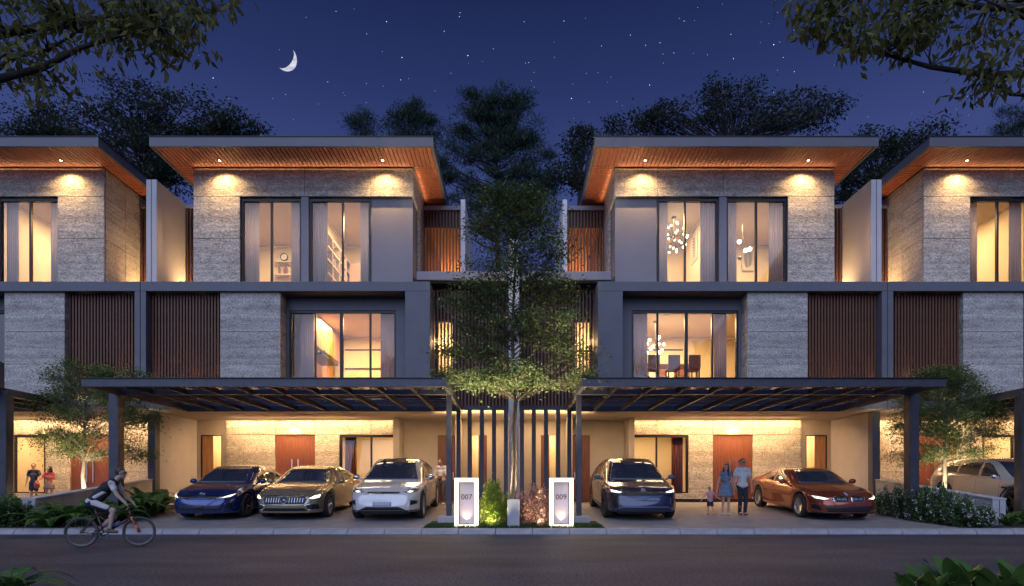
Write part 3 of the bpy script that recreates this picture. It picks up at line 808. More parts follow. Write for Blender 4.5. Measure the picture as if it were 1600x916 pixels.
# right house, inner room: burst chandelier, picture, lamp
BRASS = mat('aged_brass', (.14, .11, .08), .35, metal=.9)
BULB = emit_mat('bulb_glow', (1.0, .86, .62), 9)
def burst(name, c, r, n, ztop, label, bulb_r=.035):
    o = empty(name, (c[0], c[1], ztop), label, 'chandelier')
    g = tuple(o.location)
    MB().tube([(c[0], c[1], ztop), (c[0], c[1], c[2])], .012, 6).lathe([(.001, ztop-.03), (.09, ztop-.03), (.09, ztop)], (c[0], c[1], 0), 'z', 16).build('stem', BRASS, o, g)
    MB().ball(c, .06).build('hub', BRASS, o, g, True)
    for i in range(n):
        zz = 1 - 2*(i+.5)/n; a = i*2.39996
        d = Vector((math.sqrt(1-zz*zz)*math.cos(a), math.sqrt(1-zz*zz)*math.sin(a), zz))*r*random.uniform(.85, 1.0)
        e = Vector(c) + d
        arm = MB().tube([c, e], .006, 5).build('arm', BRASS, o, g)
        MB().ball(e, bulb_r, 8, 6).build('bulb', BULB, arm, g, True)
    return o
burst('chandelier', (PX(1053, 22.3), 22.3, PZ(372, 22.3)), .55, 30, 11.28, 'burst chandelier with many round bulbs in the right house upstairs')
def picture(c, w, h, axis, label, leafy):
    o = empty('picture', c, label, 'picture', 'leaf pictures upstairs')
    if axis == 'x':
        MB().box(-.03, .03, -w/2, w/2, -h/2, h/2).build('frame', SHELFW, o)
    else:
        MB().box(-w/2, w/2, -.03, .03, -h/2, h/2).build('frame', SHELFW, o)
    lm = mat('printed_leaf', (.04, .07, .05), .8, var=.3)
    mb = MB()
    for i in range(14):
        t = i/13; zc_ = -h*.36 + h*.72*t; sd = 1 if i % 2 else -1; ln = .10 + .05*math.sin(t*3)
        q = [(0, zc_-.02), (sd*ln, zc_+.05), (sd*ln*1.35, zc_+.12), (sd*ln*.3, zc_+.07)]
        if axis == 'x': mb.add([(-.035, a, b) for a, b in q], [(0, 1, 2, 3)])
        else: mb.add([(a, -.035, b) for a, b in q], [(0, 1, 2, 3)])
    mb.build('print', lm, o)
picture((PX(1168.5, 24.9), 24.92, PZ(407, 24.9)), .48, .85, 'y', 'framed print of dark leaves on the back wall, outer upstairs room of the right house', True)
picture((7.08, 23.3, PZ(389, 23.3)), .8, 1.0, 'x', 'framed print of dark leaves on the side wall, inner upstairs room of the right house', True)
gl = empty('pendant_lamp', (PX(1160, 22.8), 22.8, 11.28), 'pendant lamp with three glass globes in the outer upstairs room, right house', 'lamp')
g = tuple(gl.location)
MB().tube([g, (g[0], g[1], 10.75)], .01, 6).build('stem', BRASS, gl, g)
for dx, dz in ((-.12, -.72), (.12, -1.05), (.28, -1.0), (-.1, -1.35)):
    q = (g[0]+dx, g[1], g[2]+dz)
    MB().tube([(g[0], g[1], 10.76), q], .006, 5).build('arm', BRASS, gl, g)
    MB().ball(q, .075, 12, 8).build('globe', BULB if dz > -1.2 else BRASS, gl, g, True)
bl = empty('bedside_lamp', (PX(1096, 22.9), 22.9, FLR3+.02), 'small white bedside lamp low in the inner upstairs window, right house', 'lamp')
MB().lathe([(.14, .38), (.20, .12), (.19, .12), (.13, .38)], (0, 0, 0), 'z', 20, closed=True).build('lamp_shade', emit_mat('shade_glow', (1, .84, .62), 2.2), bl, smooth=True)
MB().lathe([(.001, .0), (.09, .0), (.03, .05), (.02, .2)], (0, 0, 0), 'z', 14).build('lamp_base', BRASS, bl, smooth=True)
# edge houses: study chairs seen at the sills
for x, who in ((PX(46, 22.6), 'left'), (PX(1552, 22.6), 'right')):
    c = empty('armchair', (x, 22.6, FLR3+.001), 'white swivel armchair upstairs in the house at the %s edge' % who, 'chair', 'upstairs armchairs')
    mch = WHITE if who == 'left' else mat('grey_fabric', (.22, .19, .18), .9)
    MB().lathe([(.001, .42), (.26, .42), (.30, .50), (.27, .56), (.001, .56)], (0, 0, 0), 'z', 20).build('seat', mch, c, smooth=True)
    MB().box(-.27, .27, .16, .24, .5, 1.02).build('backrest', mch, c, bevel=.03)
    MB().tube([(0, 0, .04), (0, 0, .42)], .03, 8).lathe([(.001, .0), (.24, .0), (.24, .02), (.03, .05)], (0, 0, 0), 'z', 16).build('pedestal', CHROME, c)
# first floor, left house: wall cabinets, plant shelf and counter along the side wall
kt = empty('kitchen_cabinet', (-7.3, 22.5, 4.1), 'tall timber wall cabinets by the stone pier, first floor of the left house', 'cabinet')
g = tuple(kt.location)
for i in range(4):
    y0 = 21.5 + i*.85
    MB().box(-7.75, -7.25, y0+.01, y0+.84, 6.35, 7.5).build('upper_door', WOODLITE, kt, g, bevel=.005)
    MB().box(-7.75, -7.0, y0+.01, y0+.84, 4.12, 5.0).build('lower_door', WOODLITE, kt, g, bevel=.005)
    MB().box(-7.75, -7.55, y0+.01, y0+.84, 5.05, 6.3).build('splash_panel', WOODLITE, kt, g)
MB().box(-7.75, -6.95, 21.5, 24.9, 5.0, 5.05).build('worktop', SHELFW, kt, g)
ps = empty('plant_shelf', (-7.2, 22.2, 6.0), 'dark hanging shelf of small plants, first floor of the left house', 'shelf')
g = tuple(ps.location)
MB().box(-7.54, -6.9, 21.4, 23.4, 5.93, 6.0).build('board', BLACKAL, ps, g)
# first floor back wall: dark rails of a shelf wall, right house dining set
for s, who in ((-1, 'left'), (1, 'right')):
    o = empty('picture_rail', (s*5.5, 25.35, 6.5), 'thin dark rails along the back wall, first floor of the %s house' % who, 'rail', 'back-wall rails')
    MB().box(s*3.8, s*7.2, 25.33, 25.39, 7.0, 7.04).build('rail', BRONZE, o, tuple(o.location))
    MB().box(s*3.8, s*7.2, 25.33, 25.39, 6.2, 6.24).build('rail', BRONZE, o, tuple(o.location))
tag(MB().box(3.78, 9.6, 21.3, 25.3, 4.101, 5.05).build('raised_floor', INFLOOR), kind='structure')
dt = empty('dining_table', (5.9, 22.9, 5.051), 'pale timber dining table in the first-floor window, right house', 'table')
MB().box(-1.2, 1.2, -.45, .45, .72, .78).build('tabletop', SHELFW, dt, bevel=.01)
for a in (-1.05, 1.05):
    for b in (-.36, .36): MB().box(a-.03, a+.03, b-.03, b+.03, .001, .72).build('leg', SHELFW, dt)
BROWNF = mat('brown_leather', (.16, .06, .04), .5, var=.15)
for i, (a, b, rz, wh) in enumerate(((-.75, -.75, 0, 'near side, tree end'), (0, -.75, 0, 'near side, middle'), (.75, -.75, 0, 'near side, pier end'), (-.75, .75, math.pi, 'far side, tree end'), (0, .75, math.pi, 'far side, middle'), (.75, .75, math.pi, 'far side, pier end'))):
    c = empty('dining_chair', (5.9+a, 22.9+b, 5.052), 'brown leather dining chair on the %s of the dining table' % wh, 'chair', 'dining chairs', rz)
    MB().box(-.22, .22, -.22, .22, .42, .48).build('seat', BROWNF, c, bevel=.015)
    MB().box(-.22, .22, -.27, -.222, .46, .98).build('backrest', BROWNF, c, bevel=.015)
    for u in (-.19, .19):
        for v in (-.19, .19): MB().box(u-.018, u+.018, v-.018, v+.018, 0, .42).build('leg', BRONZE, c)
cb = empty('sideboard', (5.6, 25.05, 5.051), 'pale sideboard with books behind the dining table, right house', 'sideboard')
MB().box(-1.5, 1.5, -.22, .22, .01, .9).build('carcass', SHELFW, cb, bevel=.005)
for a in np.linspace(-1.48, .76, 4): MB().box(a, a+.72, -.24, -.221, .05, .87).build('door', SHELFW, cb)
burst('chandelier', (PX(1024, 22.9), 22.9, PZ(541, 22.9)), .38, 12, 7.53, 'small branched chandelier over the dining table in the right house', .055)
# ================================================================ cars
RUBBER = mat('tyre_rubber', (0.018, 0.018, 0.019), 0.75, var=0.2, scale=20)
DARKTRIM = mat('black_trim', (0.012, 0.012, 0.013), 0.4, var=0.1)
CARGLASS = mat('car_glass', (0.045, 0.055, 0.075), 0.05, var=0.05, spec=0.9, coat=0.6)
CARCHROME = mat('car_chrome', (0.75, 0.76, 0.80), 0.14, metal=1.0, var=0.03)
ALLOY = mat('alloy_rim', (0.46, 0.46, 0.48), 0.28, metal=0.9, var=0.06)
ALLOYDK = mat('dark_alloy_rim', (0.10, 0.10, 0.11), 0.3, metal=0.9, var=0.06)
HEADL = emit_mat('headlamp_glow', (1.0, 0.90, 0.74), 1.6)
LENSM = mat('headlamp_glass', (0.30, 0.30, 0.32), 0.08, metal=0.7, var=0.2, scale=12)
PLATE = mat('number_plate', (0.32, 0.34, 0.42), 0.4, var=0.05)
def paint(name, c, metal=0.35, rough=0.32):
    rough *= .75
    return mat(name, c, rough, metal=metal, var=0.04, scale=2, coat=1.0)

def smooth_curve(pts, n=400, k=15):
    pts = sorted(pts); x = np.linspace(pts[0][0], pts[-1][0], n)
    y = np.interp(x, [p[0] for p in pts], [p[1] for p in pts])
    for _ in range(2):
        yp = np.pad(y, k, mode='reflect', reflect_type='odd'); y = np.convolve(yp, np.ones(2*k+1)/(2*k+1), 'valid')
    return lambda q: np.interp(q, x, y)

def wheel_parts(R_, w, rimmat, spokes, style):
    tyre = MB().lathe([(R_*.70, -w/2), (R_*.93, -w/2), (R_*.985, -w*.40), (R_, -w*.25), (R_, w*.25), (R_*.985, w*.40), (R_*.93, w/2), (R_*.70, w/2)], (0, 0, 0), 'y', 36, closed=True).mesh('tyre', RUBBER, smooth=True)
    rim = MB().lathe([(R_*.70, -w*.42), (R_*.72, w*.44), (R_*.68, w*.46), (R_*.64, w*.36), (R_*.62, -w*.3)], (0, 0, 0), 'y', 36)
    rim.lathe([(0.001, w*.34), (R_*.13, w*.32), (R_*.14, w*.1)], (0, 0, 0), 'y', 14)
    for i in range(spokes):
        a = 2*math.pi*i/spokes
        for da in ((-.16, .16) if style == 'twin' else (0,)):
            p0 = (R_*.10*math.cos(a), w*.28, R_*.10*math.sin(a)); p1 = (R_*.66*math.cos(a+da), w*.40, R_*.66*math.sin(a+da))
            rim.tube([p0, p1], [R_*.065, R_*.05] if style != 'twin' else [R_*.05, R_*.035], 5)
    rim = rim.mesh('rim', rimmat)
    disc = MB().lathe([(0.001, -w*.05), (R_*.55, -w*.05)], (0, 0, 0), 'y', 24).mesh('brake_disc', DARKTRIM)
    return tyre, rim, disc

def make_car(label, x, yfront, p):
    L, W = p['L'], p['W']; hl = L/2
    body_m = p['paint']
    wr = p.get('wr', .345); xf, xr = hl - p['fo'], -hl + p['ro']
    y_f, y_r = yfront + p['fo'], yfront + L - p['ro']
    pitch = math.atan2(GZ(y_r) - GZ(y_f), y_r - y_f)
    zc = (GZ(y_f) + GZ(y_r))/2 - (xf + xr)/2*math.sin(pitch)*-1*0
    root = empty('car', (x, yfront + hl, 0), label, 'car', p.get('group', 'cars parked in the driveways'))
    # forward is local +x; turned to face the road (-y)
    root.rotation_euler = Euler((0, pitch, R(-90)), 'XYZ')
    # height so that wheels touch the ramp midway
    mid = (xf + xr)/2
    root.location.z = (GZ(y_f) + GZ(y_r))/2 + mid*math.sin(pitch)
    deck, belt, roof, wid, sill = (smooth_curve([(a*hl, b) for a, b in p[k]], k=p.get('k', 11)) for k in ('deck', 'belt', 'roof', 'wid', 'sill'))
    N = 120
    xs = hl * np.sin(np.linspace(-math.pi/2, math.pi/2, N)*.97) / math.sin(math.pi/2*.97)
    ra = wr + .055
    rows = []
    fr = [0, .12, .35, .62, .85, 1.0]
    for xx in xs:
        w = float(wid(xx))*W/2; zb = float(sill(xx)); bz = float(belt(xx)); dz = float(deck(xx)); c = max(0.0, float(roof(xx)) - dz)
        flare = 0
        for xw in (xf, xr):
            q = abs(xx - xw)
            if q < ra: zb = max(zb, wr + math.sqrt(ra*ra - q*q))
            flare = max(flare, math.exp(-(q/.5)**2))
        tt = min(1, c/.42)
        th = p.get('tumble', .20)
        prof = [(w*.70, zb + .01), (w*.955, zb), (w*.985, zb + .12*(bz-zb)), (w*(.985+.015*flare), zb + .38*(bz-zb)), (w*(1.0+.012*flare), zb + .66*(bz-zb)), (w*(.985+.02*flare), zb + .88*(bz-zb)),
                (w*.945, bz + .005), (w*(.90 - .01*tt), bz*.35 + dz*.65 + .012), (w*(.84 - .00*tt) - .02*tt, dz + .50*c + .01*(1-tt)), (w*(.76 - th*.35*tt), dz + .90*c + .012*(1-tt)), (w*(.62 - th*.25*tt), dz + .985*c + .016*(1-tt)), (w*.30, dz + c*1.0 + .028*(1-tt) + .012*tt), (0.0, dz + c + .034*(1-tt) + .018*tt)]
        # smooth the profile with a Catmull-Rom pass on the upper part
        pts = [np.array(q) for q in prof]; out = []
        for i in range(len(pts)-1):
            p0, p1, p2, p3 = pts[max(i-1, 0)], pts[i], pts[i+1], pts[min(i+2, len(pts)-1)]
            for t in ((0,) if i < 1 else (0, .5)):
                out.append(.5*((2*p1) + (-p0+p2)*t + (2*p0-5*p1+4*p2-p3)*t*t + (-p0+3*p1-3*p2+p3)*t**3))
        out.append(pts[-1])
        rows.append([(xx, max(q[0], 0), q[1]) for q in out])
    # raked nose and tail
    lean = p.get('lean', .16)
    def rake(v):
        xx, yy, zz = v
        a = max(0, (xx - (hl - .55))/.55); b2 = max(0, (-xx - (hl - .5))/.5)
        xx -= a*a*lean*max(0, (zz - .42)/.4)**1.6
        xx -= a*a*.05*max(0, (.36 - zz)/.2)
        xx += b2*b2*.10*max(0, (zz - .6)/.4)**1.5
        return (xx, yy, zz)
    m = len(rows[0]); vs = []; fs = []
    for row in rows:
        for s in (1, -1): vs.extend(rake((a, s*b2, c)) for a, b2, c in row)
    for i in range(N-1):
        for h in (0, 1):
            for j in range(m-1):
                a = i*2*m + h*m + j; b2 = (i+1)*2*m + h*m + j
                fs.append((a, b2, b2+1, a+1))
    # closing grids at nose and tail, bowed outwards
    for i, sg in ((N-1, 1), (0, -1)):
        nc = 12; base = len(vs)
        for j in range(m):
            xx, yw, zz = rows[i][j]
            for q in range(nc+1):
                t = -1 + 2*q/nc
                vs.append(rake((xx + sg*p.get('bow', .10)*(1 - t*t)*(1 if yw > .05 else 0), yw*t, zz)))
        for j in range(m-1):
            for q in range(nc):
                a = base + j*(nc+1) + q
                fs.append((a, a+1, a+nc+2, a+nc+1))
    mb = MB().add(vs, fs)
    me = mb.mesh('body', body_m, smooth=True)
    bm = bmesh.new(); bm.from_mesh(me); bmesh.ops.remove_doubles(bm, verts=bm.verts, dist=.0006); bmesh.ops.recalc_face_normals(bm, faces=bm.faces); bm.to_mesh(me); bm.free()
    me.polygons.foreach_set('use_smooth', [True]*len(me.polygons))
    body = link('body', me, root)
    bvh = BVHTree.FromPolygons([v.co for v in me.vertices], [tuple(q.vertices) for q in me.polygons])
    def patch(name, polys, m_, axis='front', off=.006, par=None, step=.05, thick=.012):
        """trim that follows the body: outline in (y,z) from the front, (x,z) from a side"""
        if not isinstance(polys[0][0], (list, tuple)): polys = [polys]
        sides = (1, -1) if axis == 'both' else ((-1,) if axis == 'sideR' else (1,))
        obs = []
        for sd in sides:
            bm = bmesh.new()
            for poly in polys:
                vv = [bm.verts.new((a, b2, 0)) for a, b2 in poly]
                bm.faces.new(vv)
            for ax in (0, 1):
                lo = min(v.co[ax] for v in bm.verts); hi = max(v.co[ax] for v in bm.verts)
                nn = int((hi-lo)/step)
                for q in range(1, nn+1):
                    co = [0, 0, 0]; co[ax] = lo + q*(hi-lo)/(nn+1); no = [0, 0, 0]; no[ax] = 1
                    bmesh.ops.bisect_plane(bm, geom=bm.verts[:]+bm.edges[:]+bm.faces[:], plane_co=co, plane_no=no)
            dead = []
            for v in bm.verts:
                a, b2 = v.co[0], v.co[1]
                if axis == 'front': o_, d_ = Vector((6, a, b2)), Vector((-1, 0, 0))
                elif axis == 'top': o_, d_ = Vector((a, b2, 4)), Vector((0, 0, -1))
                else: o_, d_ = Vector((a, 3*sd, b2)), Vector((0, -sd, 0))
                hit, nrm, _, _ = bvh.ray_cast(o_, d_)
                if hit is None: dead.append(v); continue
                if nrm.dot(d_) > 0: nrm = -nrm
                v.co = hit + nrm*off
            bmesh.ops.delete(bm, geom=dead, context='VERTS')
            bmesh.ops.recalc_face_normals(bm, faces=bm.faces)
            me2 = bpy.data.meshes.new(name); bm.to_mesh(me2); bm.free(); me2.materials.append(m_)
            me2.polygons.foreach_set('use_smooth', [True]*len(me2.polygons))
            o = link(name, me2, par or root)
            if thick:
                sm_ = o.modifiers.new('thickness', 'SOLIDIFY'); sm_.thickness = thick; sm_.offset = -1
            obs.append(o)
        return obs
    def mirror(poly):
        if isinstance(poly[0][0], (list, tuple)): return [mirror(q) for q in poly]
        return [(-a, b2) for a, b2 in reversed(poly)]
    # underbody and wheel wells
    MB().box(-hl+.35, hl-.35, -W*.33, W*.33, .17, .62).box(-hl+.5, xr-ra-.02, -W*.44, W*.44, .24, .55).box(xr+ra+.02, xf-ra-.02, -W*.455, W*.455, .20, .5).build('underbody', DARKTRIM, root)
    ty, rm, dc = wheel_parts(wr, .235, p.get('rim', ALLOY), p.get('spokes', 10), p.get('spoke_style', 'plain'))
    for xw in (xf, xr):
        for s in (1, -1):
            wh = empty('wheel', (xw, s*(W/2 - .125), wr), parent=root)
            if s < 0: wh.rotation_euler = (0, 0, math.pi)
            link('tyre', ty, wh); link('rim', rm, wh); link('brake_disc', dc, wh)
    # glazing
    ws = p['wsh']; patch('windscreen', [(-ws[1], ws[2]), (ws[1], ws[2]), (ws[1]*1.0 - .03, ws[2]+.06), (ws[0], ws[3]), (-ws[0], ws[3]), (-ws[1]+.03, ws[2]+.06)], CARGLASS, 'front', .004)
    for poly in p['side_glass']: patch('side_window', poly, CARGLASS, 'both', .003)
    if 'roof_glass' in p: patch('glass_roof', p['roof_glass'], CARGLASS, 'top', .003)
    # mirrors
    mx_, mz = p['mir']
    for s in (1, -1):
        yy = W/2*float(wid(mx_))
        mo = MB().ball((mx_, s*(yy + .10), mz + .02), (.07, .11, .075), 12, 8)
        mo.tube([(mx_+.02, s*(yy-.08), mz-.05), (mx_, s*(yy + .06), mz)], [.03, .025], 6)
        mo.build('mirror', p.get('mirror_paint', body_m), root, smooth=True)
    # bonnet shut lines
    for s in (1, -1):
        patch('bonnet_shut', [(.50*hl, s*W*.385), (.50*hl, s*W*.392), (.90*hl, s*W*.325), (.90*hl, s*W*.318)], DARKTRIM, 'top', .0015, thick=0)
    # door shuts and handles
    for poly in p.get('shut', []): patch('door_shut', poly, DARKTRIM, 'both', .001, thick=0)
    for a, z in p.get('handles', []): patch('door_handle', [(a-.10, z-.014), (a+.10, z-.014), (a+.10, z+.014), (a-.10, z+.014)], p.get('handle_mat', body_m), 'both', .016, thick=.02)
    if 'sill_trim' in p: patch('sill', p['sill_trim'], DARKTRIM, 'both', .004)
    # front: grille, lamps, badge, plate
    for name, poly, m_, off in p['front']:
        patch(name, poly, m_, 'front', off, step=.04)
    for name, poly, m_, off in p['front_pair']:
        patch(name, poly, m_, 'front', off, step=.035); patch(name, mirror(poly), m_, 'front', off, step=.035)
    if 'extra' in p: p['extra'](root, patch, mirror)
    return root
def rect(a, b, c, d): return [(a, c), (b, c), (b, d), (a, d)]
def ring(cy_, cz, r0, r1, n=20, sx=1.0):
    out = []
    for i in range(n):
        a, b = 2*math.pi*i/n, 2*math.pi*(i+1)/n
        out.append([(cy_+sx*r0*math.cos(a), cz+r0*math.sin(a)), (cy_+sx*r1*math.cos(a), cz+r1*math.sin(a)), (cy_+sx*r1*math.cos(b), cz+r1*math.sin(b)), (cy_+sx*r0*math.cos(b), cz+r0*math.sin(b))])
    return out

SEDAN = dict(L=4.9, W=1.88, fo=.92, ro=1.05, wr=.345,
    deck=[(-1, .86), (-.9, .98), (-.62, 1.02), (-.2, .98), (.22, .97), (.40, .965), (.62, .90), (.85, .79), (1, .66)],
    belt=[(-1, .80), (-.85, .90), (-.5, .93), (0, .91), (.4, .90), (.62, .83), (.85, .73), (1, .62)],
    roof=[(-1, .8), (-.80, .98), (-.60, 1.12), (-.36, 1.36), (-.14, 1.44), (.06, 1.435), (.20, 1.33), (.46, .985), (.7, .8), (1, .6)],
    wid=[(-1, .74), (-.94, .86), (-.8, .95), (-.5, 1), (.5, 1), (.78, .965), (.9, .90), (.96, .82), (1, .72)],
    sill=[(-1, .34), (-.8, .24), (-.4, .21), (.5, .20), (.85, .19), (1, .21)],
    wsh=(.50, .70, .99, 1.39), mir=(.78, .98),
    side_glass=[[(.72, .965), (.05, .965), (.05, 1.33), (.18, 1.345), (.33, 1.29)], [(-.02, .965), (-.80, .985), (-.62, 1.25), (-.30, 1.335), (-.02, 1.35)], [(-.86, .995), (-1.22, 1.03), (-.90, 1.16), (-.70, 1.235)]],
    shut=[rect(.005, .015, .32, .95), rect(-.93, -.92, .60, .97), [(.84, .36), (.85, .36), (.90, .9), (.89, .9)]], handles=[(.22, .82), (-.70, .84)])

# --- blue sedan
blue = dict(SEDAN, paint=paint('blue_paint', (0.012, 0.036, 0.165), .45, .3), rim=ALLOYDK, spokes=7, spoke_style='twin',
    front=[('grille', [(-.66, .60), (.66, .60), (.60, .68), (.3, .705), (-.3, .705), (-.60, .68)], DARKTRIM, .004),
           ('grille_lip', [(-.34, .585), (.34, .585), (.25, .632), (-.25, .632)], paint('blue_paint', (0, 0, 0)), .012),
           ('lower_intake', [(-.58, .31), (.58, .31), (.62, .43), (-.62, .43)], DARKTRIM, .004),
           ('intake_slat', [rect(-.56, .56, .335, .347), rect(-.58, .58, .37, .382), rect(-.6, .6, .405, .417)], STEEL, .010),
           ('number_plate', rect(-.14, .14, .36, .45), mat('dark_plate', (0.05, 0.055, 0.07), .4), .016),
           ('badge', [rect(-.075, -.045, .722, .758), rect(-.03, -.005, .722, .758), rect(.012, .075, .722, .736), rect(.03, .055, .736, .758)], CARCHROME, .006)],
    front_pair=[('headlight', [(.40, .625), (.62, .60), (.80, .64), (.86, .745), (.74, .70), (.55, .668)], LENSM, .006),
                ('headlight_beam', [(.60, .635), (.76, .652), (.83, .72), (.72, .685)], HEADL, .012),
                ('side_intake', [(.72, .34), (.80, .34), (.80, .50), (.70, .47)], DARKTRIM, .005)])
make_car('deep blue sedan parked beside the ferns, farthest left of three cars', -8.62, 16.35, blue)

# --- gold fastback with upright bars in its grille
goldp = paint('gold_paint', (0.36, 0.285, 0.175), .55, .3)
def gold_extra(root, patch, mirror):
    patch('grille_bar', [rect(y-.011, y+.011, .475, .675) for y in np.linspace(-.50, .50, 15) if abs(y) > .1], CARCHROME, 'front', .014, step=.06)
    star = ring(0, .575, .092, .108, 18)
    for k in range(3):
        a = math.pi/2 + k*2*math.pi/3
        t = (math.cos(a)*.095, math.sin(a)*.095); n_ = (-math.sin(a)*.018, math.cos(a)*.018)
        star.append([(n_[0], .575+n_[1]), (-n_[0], .575-n_[1]), (t[0], .575+t[1])])
    patch('badge', star, CARCHROME, 'front', .022, step=.2)
gold = dict(SEDAN, W=1.95, paint=goldp, rim=ALLOY, spokes=10, spoke_style='twin', L=5.0,
    roof=[(-1, .8), (-.84, .98), (-.60, 1.16), (-.36, 1.35), (-.14, 1.43), (.04, 1.42), (.18, 1.32), (.44, .985), (.7, .8), (1, .6)],
    front=[('grille', [(-.54, .46), (.54, .46), (.60, .575), (.53, .69), (-.53, .69), (-.60, .575)], DARKTRIM, .004),
           ('lower_intake', [(-.62, .27), (.62, .27), (.52, .36), (-.52, .36)], DARKTRIM, .004)],
    front_pair=[('headlight', [(.60, .60), (.72, .565), (.88, .60), (.91, .735), (.76, .70), (.66, .665)], LENSM, .006),
                ('headlight_beam', [(.66, .61), (.73, .59), (.86, .62), (.87, .69), (.76, .672)], HEADL, .012),
                ('side_intake', [(.66, .30), (.88, .30), (.84, .43), (.72, .45), (.58, .40)], DARKTRIM, .005),
                ('intake_frame', [[(.62, .285), (.89, .285), (.89, .305), (.64, .305)], [(.54, .405), (.72, .46), (.72, .478), (.53, .425)], [(.72, .46), (.85, .44), (.865, .458), (.72, .478)]], CARCHROME, .010)],
    extra=gold_extra)
make_car('champagne gold fastback with upright grille bars, middle of three parked cars', -6.30, 16.40, gold)

# --- white electric crossover
SUV = dict(SEDAN, L=4.95, W=2.0, fo=.93, ro=1.02, wr=.385,
    deck=[(-1, .98), (-.9, 1.14), (-.62, 1.16), (-.2, 1.10), (.3, 1.07), (.46, 1.05), (.66, .98), (.86, .88), (1, .74)],
    belt=[(-1, .92), (-.85, 1.02), (-.5, 1.05), (0, 1.02), (.4, 1.0), (.62, .94), (.85, .83), (1, .70)],
    roof=[(-1, .9), (-.90, 1.12), (-.72, 1.36), (-.44, 1.58), (-.14, 1.665), (.06, 1.65), (.22, 1.52), (.54, 1.06), (.75, .9), (1, .7)],
    sill=[(-1, .42), (-.8, .31), (-.4, .27), (.5, .26), (.85, .25), (1, .27)],
    wsh=(.56, .78, 1.09, 1.60), mir=(.92, 1.12), tumble=.22,
    side_glass=[[(.86, 1.085), (.08, 1.085), (.08, 1.53), (.22, 1.545), (.40, 1.47)], [(.01, 1.085), (-.86, 1.12), (-.80, 1.43), (-.42, 1.52), (.01, 1.555)], [(-.93, 1.13), (-1.45, 1.19), (-1.1, 1.36), (-.9, 1.41)]],
    shut=[rect(.035, .045, .36, 1.06), rect(-.93, -.92, .66, 1.1), [(.94, .42), (.95, .42), (.99, 1.0), (.98, 1.0)]], handles=[(.26, .94), (-.68, .96)],
    sill_trim=[(-1.0, .28), (1.05, .27), (1.05, .36), (-1.0, .37)])
whitep = paint('pearl_white_paint', (0.60, 0.58, 0.56), .12, .3)
def white_extra(root, patch, mirror):
    patch('badge', [[(-.055, .80), (.055, .80), (.045, .785), (.014, .785), (0, .715), (-.014, .785), (-.045, .785)]], DARKTRIM, 'front', .014, step=.2)
white = dict(SUV, paint=whitep, rim=ALLOY, spokes=10, spoke_style='plain', roof_glass=rect(-.1, .62, -.5, .5), mirror_paint=CARCHROME,
    front=[('grille', [(-.46, .79), (-.40, .765), (.40, .765), (.46, .79), (.40, .808), (-.40, .808)], DARKTRIM, .006),
           ('number_plate', rect(-.25, .25, .44, .55), PLATE, .012),
           ('lower_intake', [(-.64, .33), (.64, .33), (.42, .43), (-.42, .43)], DARKTRIM, .004),
           ('front_skirt', [(-.92, .275), (.92, .275), (.92, .325), (-.92, .325)], DARKTRIM, .005)],
    front_pair=[('headlight', [(.52, .80), (.66, .765), (.88, .80), (.93, .92), (.76, .87)], LENSM, .005),
                ('headlight_beam', [(.64, .80), (.74, .79), (.80, .82), (.70, .83)], HEADL, .010),
                ('fog_light', [(.74, .46), (.90, .48), (.90, .56), (.74, .60)], DARKTRIM, .006)],
    extra=white_extra)
make_car('white electric crossover with slim black nose line, beside the standing man', -3.56, 16.15, white)

# --- navy crossover on the right
navyp = paint('navy_paint', (0.030, 0.036, 0.075), .5, .3)
navy = dict(SUV, L=4.8, paint=navyp, rim=ALLOYDK, spokes=5, spoke_style='twin', mirror_paint=mat('steel_blue_paint', (.10, .13, .22), .3, metal=.3),
    front=[('grille', [(-.60, .70), (.60, .70), (.66, .745), (.60, .80), (-.60, .80), (-.66, .745)], DARKTRIM, .005),
           ('grille_slat', [rect(-.60, .60, .725, .733), rect(-.6, .6, .755, .763)], STEEL, .010),
           ('grille_lip', [(-.52, .70), (.52, .70), (.40, .655), (.02, .64), (.02, .61), (-.02, .61), (-.02, .64), (-.40, .655)], mat('steel_blue_paint', (.10, .13, .22), .3), .012),
           ('front_skirt', [[(-.62, .385), (.62, .385), (.60, .42), (-.60, .42)], [(.60, .42), (.62, .385), (.82, .30), (.82, .33)], [(-.82, .33), (-.82, .30), (-.62, .385), (-.60, .42)]], mat('steel_blue_paint', (.10, .13, .22), .3), .014),
           ('badge', ring(0, .845, .022, .034, 14, 1.9) + [rect(-.05, -.012, .838, .852), rect(.012, .05, .838, .852)], CARCHROME, .008)],
    front_pair=[('headlight', [(.56, .775), (.70, .755), (.88, .77), (.90, .875), (.72, .83)], LENSM, .006),
                ('headlight_beam', [(.60, .785), (.72, .775), (.86, .79), (.87, .845), (.72, .815)], HEADL, .012),
                ('fog_light', [(.70, .42), (.86, .44), (.84, .68), (.70, .66)], mat('smoked_trim', (.035, .036, .045), .15, metal=.4), .006)])
make_car('dark navy crossover with narrow black grille, behind box 009', 3.57, 16.25, navy)

